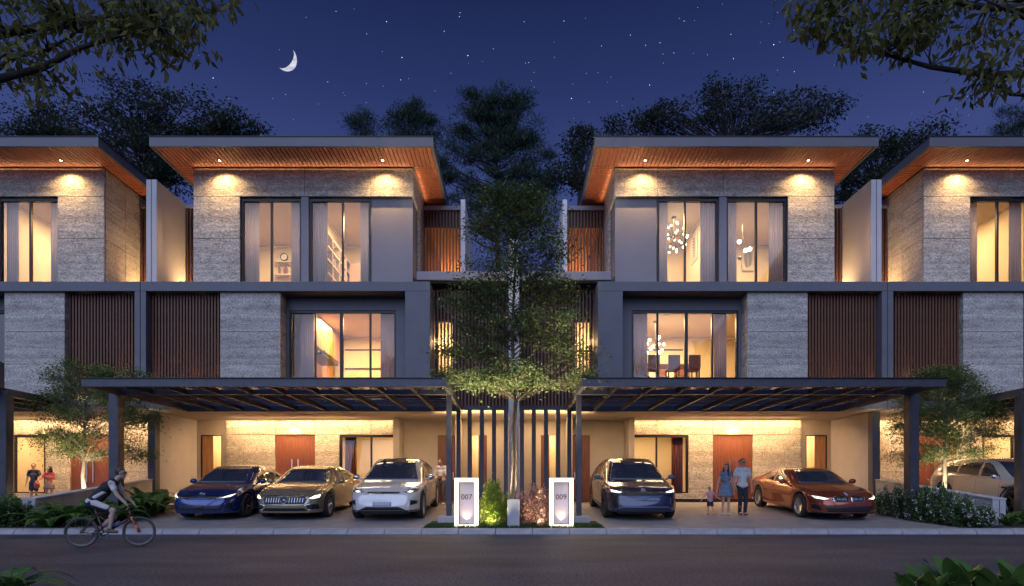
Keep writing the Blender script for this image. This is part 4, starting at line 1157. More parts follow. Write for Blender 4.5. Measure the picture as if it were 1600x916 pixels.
# --- red coupe
redp = paint('copper_red_paint', (0.30, 0.052, 0.022), .5, .3)
def kidney(s):
    return [(s*.03, .555), (s*.09, .525), (s*.38, .525), (s*.47, .60), (s*.40, .675), (s*.12, .69), (s*.04, .655)]
def inset(poly, k):
    cx_ = sum(q[0] for q in poly)/len(poly); cz_ = sum(q[1] for q in poly)/len(poly)
    return [(cx_+(a-cx_)*k, cz_+(b-cz_)*(k-.04)) for a, b in poly]
def red_extra(root, patch, mirror):
    for s in (1, -1):
        k = kidney(s)
        patch('grille_frame', k, CARCHROME, 'front', .008); patch('grille', inset(k, .87), DARKTRIM, 'front', .013)
        patch('grille_bar', [rect(s*y-.006, s*y+.006, .55, .662) for y in np.linspace(.10, .40, 9)], ALLOY, 'front', .019, step=.2)
    patch('badge', ring(0, .725, .0, .034, 14), mat('blue_white_badge', (.35, .42, .6), .3), 'front', .008, step=.2)
red = dict(SEDAN, L=4.85, W=1.92, paint=redp, rim=ALLOY, spokes=10, spoke_style='twin',
    deck=[(-1, .84), (-.9, .96), (-.62, .98), (-.2, .95), (.2, .94), (.36, .93), (.62, .86), (.85, .77), (1, .65)],
    roof=[(-1, .8), (-.82, .95), (-.62, 1.08), (-.40, 1.27), (-.16, 1.36), (.02, 1.35), (.16, 1.26), (.42, .95), (.7, .8), (1, .6)],
    wsh=(.50, .70, .965, 1.31), mir=(.68, .97),
    side_glass=[[(.62, .95), (-.30, .95), (-.30, 1.28), (.02, 1.285), (.22, 1.22)], [(-.36, .95), (-1.05, .99), (-.78, 1.16), (-.5, 1.25), (-.36, 1.27)]],
    shut=[rect(-.46, -.45, .34, .93), [(.74, .36), (.75, .36), (.80, .88), (.79, .88)]], handles=[(-.26, .82)],
    front=[('lower_intake', [(-.56, .27), (.56, .27), (.66, .41), (-.66, .41)], DARKTRIM, .004),
           ('intake_slat', [rect(-.58, .58, .31, .318), rect(-.6, .6, .35, .358)], STEEL, .010),
           ('splitter', [(-.86, .215), (.86, .215), (.86, .245), (-.86, .245)], DARKTRIM, .012)],
    front_pair=[('headlight', [(.50, .60), (.70, .575), (.84, .60), (.91, .70), (.80, .705), (.62, .655)], LENSM, .006),
                ('headlight_beam', [(.54, .61), (.70, .595), (.82, .62), (.86, .675), (.68, .645)], HEADL, .012),
                ('side_intake', [(.70, .29), (.88, .33), (.88, .47), (.74, .43)], DARKTRIM, .005)],
    extra=red_extra)
make_car('copper red coupe with twin rounded grilles, beside the white-flowered bed', 9.16, 16.3, red)

# --- beige sport utility car at the right edge
beigep = paint('silver_beige_paint', (0.68, 0.62, 0.56), .2, .32)
def beige_extra(root, patch, mirror):
    patch('side_vent', [(1.05, .80), (1.30, .80), (1.30, .86), (1.05, .86)], DARKTRIM, 'both', .005)
    for c in (1.47, -1.36):
        arcs = []
        for i in range(12):
            a, b = math.pi*i/12, math.pi*(i+1)/12
            arcs.append([(c+.45*math.cos(a), .40+.45*math.sin(a)), (c+.50*math.cos(a), .40+.50*math.sin(a)), (c+.50*math.cos(b), .40+.50*math.sin(b)), (c+.45*math.cos(b), .40+.45*math.sin(b))])
        patch('arch_trim', arcs, DARKTRIM, 'both', .006)
beige = dict(SUV, L=4.75, W=1.98, wr=.39, paint=beigep, rim=ALLOYDK, spokes=7, mirror_paint=CARCHROME, fo=.90, ro=1.0,
    deck=[(-1, 1.02), (-.9, 1.20), (-.62, 1.18), (-.2, 1.12), (.3, 1.10), (.46, 1.09), (.66, 1.05), (.86, .97), (1, .84)],
    belt=[(-1, .96), (-.85, 1.10), (-.5, 1.10), (0, 1.06), (.4, 1.05), (.62, 1.01), (.85, .92), (1, .80)],
    roof=[(-1, 1.0), (-.93, 1.20), (-.84, 1.44), (-.60, 1.59), (-.14, 1.66), (.06, 1.65), (.20, 1.55), (.50, 1.11), (.75, .98), (1, .8)],
    side_glass=[[(.86, 1.12), (.08, 1.12), (.08, 1.52), (.22, 1.53), (.38, 1.47)], [(.01, 1.12), (-.86, 1.17), (-.84, 1.44), (-.42, 1.51), (.01, 1.54)], [(-.93, 1.18), (-1.75, 1.25), (-1.60, 1.36), (-.9, 1.44)]],
    front=[('grille', [(-.50, .70), (.50, .70), (.52, .82), (-.52, .82)], DARKTRIM, .005), ('lower_intake', rect(-.6, .6, .36, .5), DARKTRIM, .004)],
    front_pair=[('headlight', [(.56, .74), (.86, .75), (.90, .86), (.58, .82)], LENSM, .006)], extra=beige_extra)
make_car('silver beige sport utility car half hidden behind the low wall at the right edge', 15.45, 16.4, beige)
# ================================================================ trees and plants
BARK = mat('bark', (0.085, 0.062, 0.045), .9, var=.35, scale=6, stretch=(3, 3, .5), bump=.8, bscale=14)
BARKPALE = mat('pale_bark', (0.30, 0.245, 0.185), .85, var=.3, scale=7, stretch=(2, 2, .6), bump=.5, bscale=18)
BARKDK = mat('dark_bark', (0.028, 0.023, 0.02), .9, var=.3, scale=6, bump=.5, bscale=14)
def leaf_quads(C, size, r, tilt=.9, aspect=.45, droop=0.0, dirs=None):
    """a folded four-point leaf at every centre; returns verts, faces"""
    n = len(C)
    a = r.uniform(0, 2*np.pi, n)
    el = r.normal(0, tilt*.5, n) - droop
    d = np.stack([np.cos(a)*np.cos(el), np.sin(a)*np.cos(el), np.sin(el)], 1)
    if dirs is not None:
        d = d*.75 + dirs; d /= np.linalg.norm(d, axis=1)[:, None] + 1e-9
    up = np.stack([r.normal(0, .45, n), r.normal(0, .45, n), np.ones(n)], 1)
    s = np.cross(d, up); s /= np.linalg.norm(s, axis=1)[:, None] + 1e-9
    nn = np.cross(s, d)
    L = (size*r.uniform(.65, 1.25, n))[:, None]; w = L*aspect
    V = np.stack([C - d*L*.5, C + s*w*.5 - nn*L*.06, C + d*L*.5 - nn*L*.12, C - s*w*.5 - nn*L*.06], 1).reshape(-1, 3)
    return V, np.arange(4*n).reshape(-1, 4)
def limb(mb, p0, p1, r0, r1, r, sag=.0, n=5, wob=.06, sides=6):
    p0 = Vector(p0); p1 = Vector(p1); L = (p1-p0).length
    pts = []
    for i in range(n+1):
        t = i/n; q = p0.lerp(p1, t)
        if 0 < i < n: q += Vector(r.normal(0, wob*L*.5, 3))
        q.z += sag*L*math.sin(math.pi*t)
        pts.append(q)
    mb.tube(pts, [r0 + (r1-r0)*i/n for i in range(n+1)], sides)
    return pts
def tree(name, label, base, h, tr, blobs, ncl, per, size, clr, leafm, bark, seed, flat=.55, aspect=.45, cat='tree', group=None, lean=(0, 0), first=.35, tilt=.9, twigs=2, droop=.0, curve=.0, trunk_top=None, limb_k=1.0):
    """trunk with limbs to leaf clumps scattered through the crown's blobs [(cx,cy,cz,rx,ry,rz,weight)], relative to base"""
    r = np.random.default_rng(seed)
    root = empty(name, base, label, cat, group)
    tmb = MB()
    top = Vector(trunk_top) if trunk_top else Vector((lean[0], lean[1], h*.86))
    tp = limb(tmb, (0, 0, -.12), top, tr, tr*.22, r, n=9, wob=.008, sides=9)
    bl = MB()
    W = np.array([b[6] if len(b) > 6 else 1 for b in blobs], float); W /= W.sum()
    cl = []
    for i in r.choice(len(blobs), ncl, p=W):
        b = blobs[i]
        v = r.normal(0, 1, 3); v /= np.linalg.norm(v); q = r.uniform(.25, 1)**.45
        cl.append((b[0]+b[3]*v[0]*q, b[1]+b[4]*v[1]*q, b[2]+b[5]*v[2]*q))
    tl = [(q - tp[0]).length for q in tp]
    C = []; D = []
    for c in cl:
        cv = Vector(c)
        # start on the trunk, lower than the clump
        tz = np.clip((cv.z - np.hypot(cv.x-top.x*.5, cv.y-top.y*.5)*.55 - tp[0].z)/(top.z - tp[0].z), first, .97)
        k = tz*(len(tp)-1); i0 = int(min(k, len(tp)-2)); st = tp[i0].lerp(tp[i0+1], k-i0)
        L = (cv-st).length
        pts = limb(bl, st, cv, max(.009, limb_k*tr*.30*(1-tz*.5)*min(1, L/2.2+.25)), .005, r, sag=.06+curve, n=5, wob=.05, sides=5)
        for _ in range(twigs):
            e = cv + Vector(r.normal(0, clr*.8, 3)); bl.tube([pts[3], pts[4].lerp(e, .5), e], [.008, .006, .003], 4)
        n = max(4, int(per*r.uniform(.55, 1.4)))
        off = r.normal(0, 1, (n, 3))*np.array([clr, clr, clr*flat])*r.uniform(.7, 1.25)
        off[:, 2] += -.25*clr*(off[:, 0]**2+off[:, 1]**2)/(clr*clr)*flat
        C.append(np.array(c) + off); D.append(off/(np.linalg.norm(off, axis=1)[:, None]+1e-9))
    C = np.concatenate(C); D = np.concatenate(D)
    V, Fq = leaf_quads(C, size, r, tilt, aspect, droop, D*.6)
    tmb.build('trunk', bark, root, smooth=True)
    tag(bl.build('limbs', bark, root, smooth=True), kind='stuff')
    tag(link('crown', quick_mesh('crown', V, Fq, leafm), root), kind='stuff')
    return root
LF_C = leaf_mat('central_tree_leaf', (0.055, 0.095, 0.030), (0.150, 0.200, 0.072))
LF_S = leaf_mat('sapling_leaf', (0.060, 0.105, 0.028), (0.16, 0.22, 0.065))
LF_D = leaf_mat('dark_tree_leaf', (0.028, 0.040, 0.026), (0.085, 0.105, 0.065))
LF_P = leaf_mat('pine_needle', (0.034, 0.064, 0.044), (0.092, 0.140, 0.090), trans=.15)
LF_F = leaf_mat('overhang_leaf', (0.085, 0.095, 0.028), (0.24, 0.24, 0.085), trans=.5)
# --- tree in the middle, layered crown, sky and slats showing through
dT = 15.7; kT = dT/FPX
def bz(py): return (HY-py)*kT + EYE - GZ(dT)
blobs = [(-.9, 0, bz(590), 1.15, .9, .28, 1.5), (.95, 0, bz(588), 1.15, .9, .28, 1.5), (0, -.3, bz(585), 1.0, .8, .3, .9),
         (-1.15, 0, bz(548), .8, .8, .22, .6), (1.5, 0, bz(552), .75, .7, .22, .7), (-.55, 0, bz(505), 1.05, 1, .45, 1.5), (.85, 0, bz(510), 1.0, 1, .45, 1.5),
         (-1.0, 0, bz(462), .8, .8, .35, 1.0), (.8, .1, bz(455), .85, .9, .4, 1.2), (-.3, 0, bz(415), 1.05, 1, .5, 1.7), (.65, 0, bz(405), .85, .9, .5, 1.2),
         (-.55, 0, bz(365), .7, .8, .5, 1.1), (.5, 0, bz(355), .75, .8, .45, 1.1), (-.15, 0, bz(325), .9, .8, .42, 1.3), (.35, 0, bz(312), .6, .6, .3, .6), (-.45, 0, bz(305), .45, .5, .22, .4)]
tree('tree', 'slender layered tree with bare trunk rising between the two lit number boxes', (0, dT, GZ(dT)), bz(285), .085, blobs, 300, 95, .11, .24, LF_C, BARK, 5, flat=.40, aspect=.36, first=.43, lean=(.02, 0), group='street trees', limb_k=.42)
# --- saplings over the planting beds
dS = 18.2; kS = dS/FPX
def sap(px, label, seed, blobs_px):
    x = PX(px, dS); bl = []
    for a, b, rx_, rz_, w in blobs_px:
        bl.append((PX(a, dS)-x, 0, PZ(b, dS)-GZ(dS), rx_*kS, rx_*kS*.8, rz_*kS, w))
    tree('tree', label, (x, dS, GZ(dS)+.0), PZ(585, dS)-GZ(dS), .085, bl, 230, 190, .075, .20, LF_S, BARKPALE, seed, flat=.5, aspect=.36, first=.45, group='street trees', twigs=1, limb_k=.5)
sap(131, 'small airy tree with pale trunk behind the cyclist, left planting bed', 21, [(120, 585, 55, 22, 1.4), (190, 600, 50, 24, 1.2), (90, 635, 40, 25, .9), (150, 640, 60, 26, 1.2), (215, 655, 30, 28, .7), (100, 690, 40, 22, .8), (160, 690, 55, 22, .8), (205, 705, 28, 14, .4)])
sap(1476, 'small airy tree with pale trunk above the white-flowered bed, right', 22, [(1480, 590, 45, 18, 1.2), (1445, 625, 45, 22, 1.2), (1520, 625, 42, 22, 1.1), (1430, 665, 36, 24, .9), (1490, 660, 50, 26, 1.1), (1545, 660, 28, 22, .8), (1432, 705, 34, 22, .7), (1505, 700, 40, 20, .7)])
# --- trees behind the houses: dark broadleaf crowns and pines
def far(name, label, px, dep, top_py, blobs_px, ncl, per, size, clr, leafm, seed, **kw):
    k = dep/FPX; x = PX(px, dep); bl = []
    for a, b, rx_, rz_, w in blobs_px: bl.append(((a-px)*k, 0, PZ(b, dep)+.06, rx_*k, rx_*k*.7, rz_*k, w))
    return tree(name, label, (x, dep, -.06), PZ(top_py, dep)+.06, kw.pop('tr', .32), bl, ncl, per, size, clr, leafm, kw.pop('bark', BARKDK), seed, group='trees behind the houses', **kw)
far('tree', 'wide dark tree behind the left middle roof, under the moon', 225, 36, 130, [(225, 165, 75, 35, 1.5), (300, 190, 80, 28, 1.3), (150, 190, 70, 30, 1.2), (370, 200, 50, 16, .6), (240, 230, 110, 40, 1.6), (270, 285, 40, 35, .6)], 210, 62, .24, .46, LF_D, 31, flat=.45)
far('tree', 'dark tree above the roof at the left edge', 60, 38, 170, [(60, 195, 60, 22, 1), (20, 205, 45, 20, .8), (110, 210, 40, 20, .7)], 80, 60, .24, .46, LF_D, 32, flat=.45)
far('tree', 'broad open-crowned dark tree behind the right middle roof', 1140, 36, 125, [(1140, 155, 60, 30, 1.3), (1060, 180, 65, 25, 1.1), (1230, 175, 55, 30, 1.1), (990, 200, 50, 18, .8), (1290, 180, 40, 35, .7), (1150, 200, 120, 25, 1.2)], 170, 56, .22, .42, LF_D, 33, flat=.42, twigs=3)
far('tree', 'leafy dark tree in the gap between the two right roofs', 1365, 34, 205, [(1365, 225, 40, 18, 1), (1350, 270, 50, 35, 1.3), (1410, 235, 40, 24, .9), (1450, 205, 40, 14, .7), (1320, 290, 25, 30, .5)], 105, 62, .22, .40, LF_D, 34, flat=.45)
far('tree', 'pale-leaved dark tree beside the right middle roof, next to the tall pine', 905, 33, 200, [(905, 225, 26, 25, 1), (885, 265, 32, 24, 1), (915, 285, 22, 20, .7)], 60, 55, .2, .36, LF_D, 35, flat=.45)
def pine(label, px, dep, top, half, low, seed, n=150, per=130):
    """irregular pine: flat plates of needles on long boughs with open gaps between"""
    r = np.random.default_rng(seed); bl = [(px, top+6, half*.14, 8, .7), (px + half*.05, top+22, half*.22, 10, .9)]
    rows = 9
    for i in range(rows):
        t = (i+.6)/rows; py = top + 14 + (low-top-14)*t; wd = half*(.30 + .70*min(1, (t*1.7)**.8))
        for s in (-1, 1):
            f = r.uniform(.55, 1.0)
            bl.append((px + s*wd*f*.78, py - r.uniform(2, 16), wd*.24*r.uniform(.8, 1.3), (low-top)*.022, .75))
            bl.append((px + s*wd*f*.42, py + r.uniform(-6, 6), wd*.26, (low-top)*.026, .8))
        bl.append((px + r.uniform(-.15, .15)*wd, py, wd*.25, (low-top)*.04, .7))
    far('pine_tree', label, px, dep, top, bl, n, per, .32, .33, LF_P, seed, flat=.42, aspect=.11, tilt=1.5, tr=.30, curve=-.06, first=.2, droop=-.5)
pine('tallest dark pine, behind the central tree between the two roofs', 775, 34, 135, 122, 345, 41, 230, 170)
pine('bushy dark pine left of the tallest pine', 640, 38, 155, 56, 290, 42, 105, 130)
pine('thin dark pine farthest left in the group above the left roof', 565, 40, 170, 50, 290, 43, 62, 110)
pine('faint pine above the roof at the right edge', 1580, 42, 155, 50, 290, 44, 62, 110)
# --- overhanging trees near the viewer, their trunks out of sight left and right
def overhang(s, label, seed):
    dep = 8.6; k = dep/FPX
    def b(u, py, rx_, rz_, w): return ((u*k) - 10.2, 0, PZ(py, dep), rx_*k, rx_*k*.8, rz_*k, w)
    # u = pixels from the centre line, growing outwards
    bl = [b(560, -6, 85, 22, 1.6), (b(650, 12, 80, 30, 1.6)), b(755, 30, 60, 45, 1.4), b(505, 22, 34, 16, .6), b(545, 55, 24, 16, .45), b(760, 105, 55, 34, 1.0), b(700, -50, 160, 45, 1.6), b(850, 40, 70, 90, 1.2), b(620, 45, 40, 16, .6)]
    bl = [(q[0]*1.0,) + q[1:] for q in bl]
    r = np.random.default_rng(seed)
    root = empty('tree', (s*10.2, dep, -.01), label, 'tree', 'trees overhanging the road')
    tmb = MB(); tp = limb(tmb, (0, 0, -.1), (s*-.2, .1, 9.2), .30, .12, r, n=8, wob=.015, sides=10)
    lm = MB(); C = []; D = []
    W = np.array([q[6] for q in bl]); W /= W.sum()
    mains = []
    for u, py in ((500, 5), (610, -10), (545, 50), (770, 100), (690, 40), (840, 60)):
        st = tp[5 if py > 20 else 6]
        e = Vector((s*((u*k)-10.2), r.uniform(-.5, .5), PZ(py, dep)))
        mains.append(limb(lm, st, e, .10, .012, r, sag=.06, n=8, wob=.035, sides=7))
    for i in r.choice(len(bl), 88, p=W):
        q = bl[i]; v = r.normal(0, 1, 3); v /= np.linalg.norm(v); f = r.uniform(.2, 1)**.45
        c = np.array([s*(q[0]+q[3]*v[0]*f), q[1]+q[4]*v[1]*f, q[2]+q[5]*v[2]*f])
        near = min((p for m in mains for p in m[2:]), key=lambda p: (Vector(c)-p).length)
        limb(lm, near, c, .018, .004, r, sag=.05, n=4, wob=.05, sides=5)
        n = 26; off = r.normal(0, 1, (n, 3))*np.array([.20, .20, .11]); off[:, 2] -= .04
        C.append(c+off); D.append(off)
    C = np.concatenate(C); D = np.concatenate(D)
    V, Fq = leaf_quads(C, .165, r, .8, .36, .55, D*.9)
    tmb.build('trunk', BARKDK, root, smooth=True); tag(lm.build('limbs', BARKDK, root, smooth=True), kind='stuff')
    tag(link('crown', quick_mesh('crown', V, Fq, LF_F), root), kind='stuff')
    # the leaves one can pick out against the sky: each its own piece
    V1, F1 = leaf_quads(np.zeros((1, 3)), .2, np.random.default_rng(1), 0, .34)
    big = MB(); Lf = .17
    pts = [(0, 0, 0), (.035*1, .045, .006), (.0, .0, .0)]
    out = [(0, 0), (.022, .04), (.030, .085), (.020, .13), (0, Lf), (-.020, .13), (-.030, .085), (-.022, .04)]
    big.add([(0, t, -.02*(t/Lf)**2) for t in (0, .04, .085, .13, Lf)] + [(a, t, .008-.02*(t/Lf)**2) for a, t in out[1:4]] + [(a, t, .008-.02*(t/Lf)**2) for a, t in out[5:8]],
            [(0, 5, 1), (1, 5, 6, 2), (2, 6, 7, 3), (3, 7, 4), (0, 1, 10), (1, 2, 9, 10), (2, 3, 8, 9), (3, 4, 8)])
    me = big.mesh('leaf', LF_F, smooth=True)
    tips = [(470, -4), (455, 12), (438, 4), (490, 22), (505, 40), (520, 52), (478, 48), (466, 30), (535, 66), (548, 72), (560, 60), (445, -10), (590, 40), (610, 55), (640, 60), (700, 95), (735, 130), (690, 75), (770, 140)]
    for u, py in tips:
        tw = np.array([s*((u*k)-10.2), r.uniform(-.25, .25), PZ(py-4, dep)])
        near = min((p for m in mains for p in m[2:]), key=lambda p: (Vector(tw)-p).length)
        tb = MB(); limb(tb, near, tw, .010, .003, r, sag=.05, n=4, wob=.03, sides=4); tag(tb.build('twig', BARKDK, root), kind=None)
        for q in range(7):
            o = link('leaf', me, root)
            o.location = tw + r.normal(0, 1, 3)*np.array([.09, .07, .05])
            o.rotation_euler = (r.uniform(-1.5, -.7), r.normal(0, .5), r.uniform(0, 6.28) if q % 2 else s*r.uniform(.4, 1.4))
            sc_ = r.uniform(1.0, 1.4); o.scale = (sc_, sc_, sc_)
overhang(-1, 'leafy boughs hanging into the top left corner from a tree by the road', 61)
overhang(1, 'leafy boughs hanging into the top right corner from a tree by the road', 62)

# --- low walls between the driveways
for s, who, fl in ((-1, 'left', 'ferns'), (1, 'right', 'white flowers')):
    x = s*UW
    o = empty('retaining_wall', (x, 15.4, .1), 'low pale concrete wall sloping up behind the %s, between driveways' % fl, 'wall', 'low walls between the driveways')
    g = tuple(o.location)
    w = MB().prism([(15.4, -.02), (15.4, .80), (20.4, 1.38), (20.4, .3)], x-.17, x+.17)
    w.v = [(b, a, c) for a, b, c in w.v]
    w.build('wall_body', CONC, o, g, bevel=.008)
    cp = MB().prism([(15.39, .803), (15.39, .843), (20.41, 1.423), (20.41, 1.383)], x-.185, x+.185); cp.v = [(b, a, c) for a, b, c in cp.v]
    cp.build('coping', CONC, o, g, bevel=.005)
    MB().box(x-.006, x+.006, 15.392, 15.3985, .1, .79).build('joint', STEEL, o, g)

# --- ferns, flowering plants and bushes
FERN = leaf_mat('fern_frond', (0.040, 0.100, 0.022), (0.105, 0.210, 0.045))
FERN2 = leaf_mat('young_fern_frond', (0.07, 0.14, 0.03), (0.17, 0.25, 0.06))
def fern_mesh(seed, nf=16, L=.75, m=FERN):
    r = np.random.default_rng(seed); V = []; Fc = []
    st = MB()
    for i in range(nf):
        a = i*2.39996 + r.normal(0, .2); el = r.uniform(.6, 1.35); ln = L*r.uniform(.7, 1.15)
        d = np.array([math.cos(a), math.sin(a), 0]); sdv = np.array([-math.sin(a), math.cos(a), 0])
        pts = []
        for q in range(15):
            t = q/14; out_ = ln*t*math.cos(el)*(1+.25*t); up = ln*t*math.sin(el)*(1 - .62*t*t/ max(.35, math.sin(el)))
            pts.append(d*out_ + np.array([0, 0, up]))
        st.tube(pts, [.006*(1-q/16) + .001 for q in range(15)], 4)
        for q in range(1, 15):
            t = q/14; w = ln*.20*math.sin(math.pi*min(1, .12+.9*t))**.8*(1.05-t*.6)
            tg = pts[q]-pts[q-1]; tg = tg/np.linalg.norm(tg)
            for s in (1, -1):
                for sub in (0, .5):
                    b0 = pts[q-1]*(1-sub)+pts[q]*sub
                    tip = b0 + sdv*s*w + tg*w*.35 + np.array([0, 0, -w*.15])
                    n0 = len(V); wd = tg*ln*.022
                    V += [b0-wd, b0*.45+tip*.55-wd*1.1, tip, b0*.45+tip*.55+wd*1.1]; Fc.append((n0, n0+1, n0+2, n0+3))
    return quick_mesh('fronds', np.array(V), np.array(Fc), m), st.mesh('stems', FERN)
fern_meshes = [fern_mesh(70+i, 15+i, .72+.05*i, (FERN, FERN, FERN2)[i]) for i in range(3)]
def fern(x, y, sc_, i, label, group):
    o = empty('fern', (x, y, GZ(y)-.02), label, 'fern', group, random.uniform(0, 6))
    a = link('fronds', fern_meshes[i][0], o); b = link('stems', fern_meshes[i][1], o); tag(a, kind='stuff'); tag(b, kind='stuff')
    o.scale = (sc_,)*3
fl_ = [(75, 15.0, 1.0, 0), (120, 15.1, 1.15, 1), (97, 15.4, 1.0, 2), (155, 15.3, 1.0, 1), (150, 16.0, 1.05, 2), (185, 16.2, 1.0, 0), (205, 16.8, 1.1, 1), (232, 17.3, 1.1, 2), (215, 17.9, 1.2, 0), (245, 18.3, 1.2, 2), (182, 17.2, 1.1, 2), (228, 18.9, 1.2, 1), (110, 15.9, .9, 0)]
fwhere = ['in front of the low wall end', 'just left of the rear bicycle wheel', 'beside the low wall', 'behind the rear bicycle wheel', "behind the cyclist's knee", "behind the cyclist's hands", 'above the handlebar', 'near the blue car', 'halfway up the left bed', 'closest to the blue sedan bonnet', 'under the pale trunk', 'beside the beige side wall', 'behind the wall-end ferns']
for (px, y, sc_, i), wh in zip(fl_, fwhere):
    fern(PX(px, y), y, sc_*1.6, i, 'green fern in the left planting bed, %s' % wh, 'ferns in the left bed')
for px, y, sc_, i, wh in ((1578, 15.3, 1.0, 2, 'by the right end of the low wall'), (1604, 15.6, 1.0, 1, 'at the right edge of the picture'), (1402, 20.0, 1.0, 0, 'farthest back in the right bed'), (1422, 19.6, .9, 1, 'against the pergola post, right bed'), (1382, 20.3, .9, 2, 'beside the right grey column'), (1505, 17.0, .8, 0, 'behind the right low wall, before the beige car wheel'), (1525, 16.6, .7, 1, 'behind the right low wall under the beige car door'), (1455, 18.2, .7, 2, 'left of the right pale trunk')):
    fern(PX(px, y), y, sc_, i, 'fern %s' % wh, 'ferns of the right bed')
def bush(name, x, y, rx_, ry_, h, nleaf, size, m, label, seed, group=None, flowers=None, cat='bush', aspect=.5):
    r = np.random.default_rng(seed); o = empty(name, (x, y, GZ(y)-.02), label, cat, group)
    st = MB(); C = []; D = []; tips = []
    ns = 26
    for i in range(ns):
        a = r.uniform(0, 6.28); q = r.uniform(0, 1)**.36; hh = h*(1-.35*q*q)*r.uniform(.7, 1.08)
        e = np.array([rx_*q*math.cos(a), ry_*q*math.sin(a), hh]); b0 = e*np.array([.82, .82, 0])
        st.tube([b0, b0*.6+e*.4, e], [.012, .009, .004], 4); tips.append(e)
        n = int(nleaf*1.5)//ns; t = r.uniform(.12, 1.04, n)**.8
        c = b0[None]*(1-t[:, None]) + e[None]*t[:, None] + r.normal(0, 1, (n, 3))*np.array([rx_, ry_, h])*.085
        C.append(c); D.append(c - np.array([0, 0, h*.4]))
    C = np.concatenate(C); C[:, 2] = np.maximum(C[:, 2], .02); D = np.concatenate(D); D /= np.linalg.norm(D, axis=1)[:, None]
    V, Fq = leaf_quads(C, size, r, .9, aspect, -.2, D)
    tag(st.build('stems', BARK, o), kind='stuff'); tag(link('foliage', quick_mesh('foliage', V, Fq, m), o), kind='stuff')
    if flowers:
        fm_, nf, fs2 = flowers; P_ = []
        idx = r.choice(len(C), nf)
        for j in idx:
            c0 = C[j] + D[j]*.07 + np.array([0, -.05, .03])
            for k in range(5):
                P_.append(c0 + r.normal(0, fs2*.55, 3))
        V, Fq = leaf_quads(np.array(P_), fs2, r, 1.2, .8, 0)
        tag(link('flowers', quick_mesh('flowers', V, Fq, fm_), o), kind='stuff')
    return o
LIMEB = leaf_mat('lime_leaf', (0.16, 0.25, 0.03), (0.42, 0.48, 0.09))
REDB = leaf_mat('russet_leaf', (0.22, 0.10, 0.07), (0.55, 0.33, 0.25))
GREENB = leaf_mat('bed_leaf', (0.045, 0.10, 0.032), (0.14, 0.23, 0.08))
PETAL = leaf_mat('white_petal', (0.55, 0.58, 0.55), (0.75, 0.76, 0.72))
PINKP = leaf_mat('pink_petal', (0.50, 0.26, 0.22), (0.72, 0.46, 0.38))
bush('bush', PX(773, 15.15), 15.15, .42, .38, 1.05, 5200, .07, LIMEB, 'bright lime green bush between box 007 and the tree', 81)
bush('bush', PX(834, 15.15), 15.15, .43, .38, 1.0, 5200, .065, REDB, 'russet pink bush between the tree and box 009', 82, flowers=(PINKP, 150, .035))
wb_ = [(1395, 17.6, .55), (1418, 17.0, .6), (1440, 16.4, .62), (1462, 16.0, .62), (1485, 15.6, .50), (1508, 15.25, .40), (1528, 15.0, .30), (1452, 16.9, .55), (1484, 16.2, .45)]
wn_ = ['nearest the red coupe', 'second from the red coupe', 'in front of the right pergola post', 'below the right pale trunk', 'fifth along the front of the right bed', 'second from the end of the low wall', 'at the end of the low wall', 'behind the front row near the right pergola post', 'behind the front row by the low wall']
for i, ((px, y, h), wh) in enumerate(zip(wb_, wn_)):
    bush('flowering_plant', PX(px, y), y, .48, .44, h*1.62, 2700, .085, GREENB, 'leafy plant with small white flowers, %s' % wh, 90+i, 'white-flowered plants in the right bed', (PETAL, 95, .045), 'plant', .32)
for i, (px, y, wh) in enumerate(((5, 15.1, 'at the very left edge'), (26, 15.3, 'left of the low wall end'), (14, 16.2, 'under the left edge pergola post'))):
    bush('flowering_plant', PX(px, y), y, .48, .42, .75, 2200, .085, GREENB, 'low leafy plant %s' % wh, 110+i, 'low plants at the left edge', (PETAL, 8, .03), 'plant', .4)
# broad-leaved plants on the near verge, bottom corners
BROAD = leaf_mat('broad_leaf', (0.045, 0.105, 0.025), (0.11, 0.20, 0.045), .35)
def broad_leaf(L, w, seed):
    r = np.random.default_rng(seed); vs = []; fs = []
    n = 10
    for i in range(n+1):
        t = i/n; hw = w*math.sin(math.pi*min(1, t*.93+.05))**.75*(1 - .25*t)
        out_ = L*t*.35*(1+t); up = L*t*(1-.22*t)
        for k in (-1, -.5, 0, .5, 1): vs.append((hw*k, out_ + abs(k)*.12*hw, up - abs(k)*.05*hw + .008*math.sin(9*t+k)))
    for i in range(n):
        for k in range(4): fs.append((i*5+k, i*5+k+1, (i+1)*5+k+1, (i+1)*5+k))
    return MB().add(vs, fs).mesh('leaf', BROAD, smooth=True)
bl_m = [broad_leaf(.34, .075, 1), broad_leaf(.28, .085, 2)]
def broad_plant(x, y, n, sc_, label, seed, mods=None):
    r = np.random.default_rng(seed)
    o = empty('broad_leaved_plant', (x, y, -.012), label, 'plant', 'plants on the near verge')
    MB().tube([(0, 0, -.02), (0, 0, .06)], [.02, .012], 6).build('stem', GREENB, o)
    for i in range(n):
        q = link('leaf', (mods or bl_m)[i % 2], o); q.location = (r.normal(0, .03), r.normal(0, .03), .0)
        q.rotation_euler = (r.uniform(-.35, .25), r.normal(0, .12), i*2.39996 + r.normal(0, .2)); k = sc_*r.uniform(.8, 1.15); q.scale = (k, k, k)
yv = 6.1
for i, (px, sc_, wh) in enumerate(((1420, .85, 'farthest left of the bottom right group'), (1455, 1.0, 'second from the left at the bottom right'), (1495, 1.3, 'tallest at the bottom right'), (1545, 1.3, 'right of the tallest one'), (1590, 1.2, 'in the bottom right corner'))):
    broad_plant(PX(px, yv+.1), yv+.1, 9, sc_, 'broad-leaved green plant on the near verge, %s' % wh, 130+i)
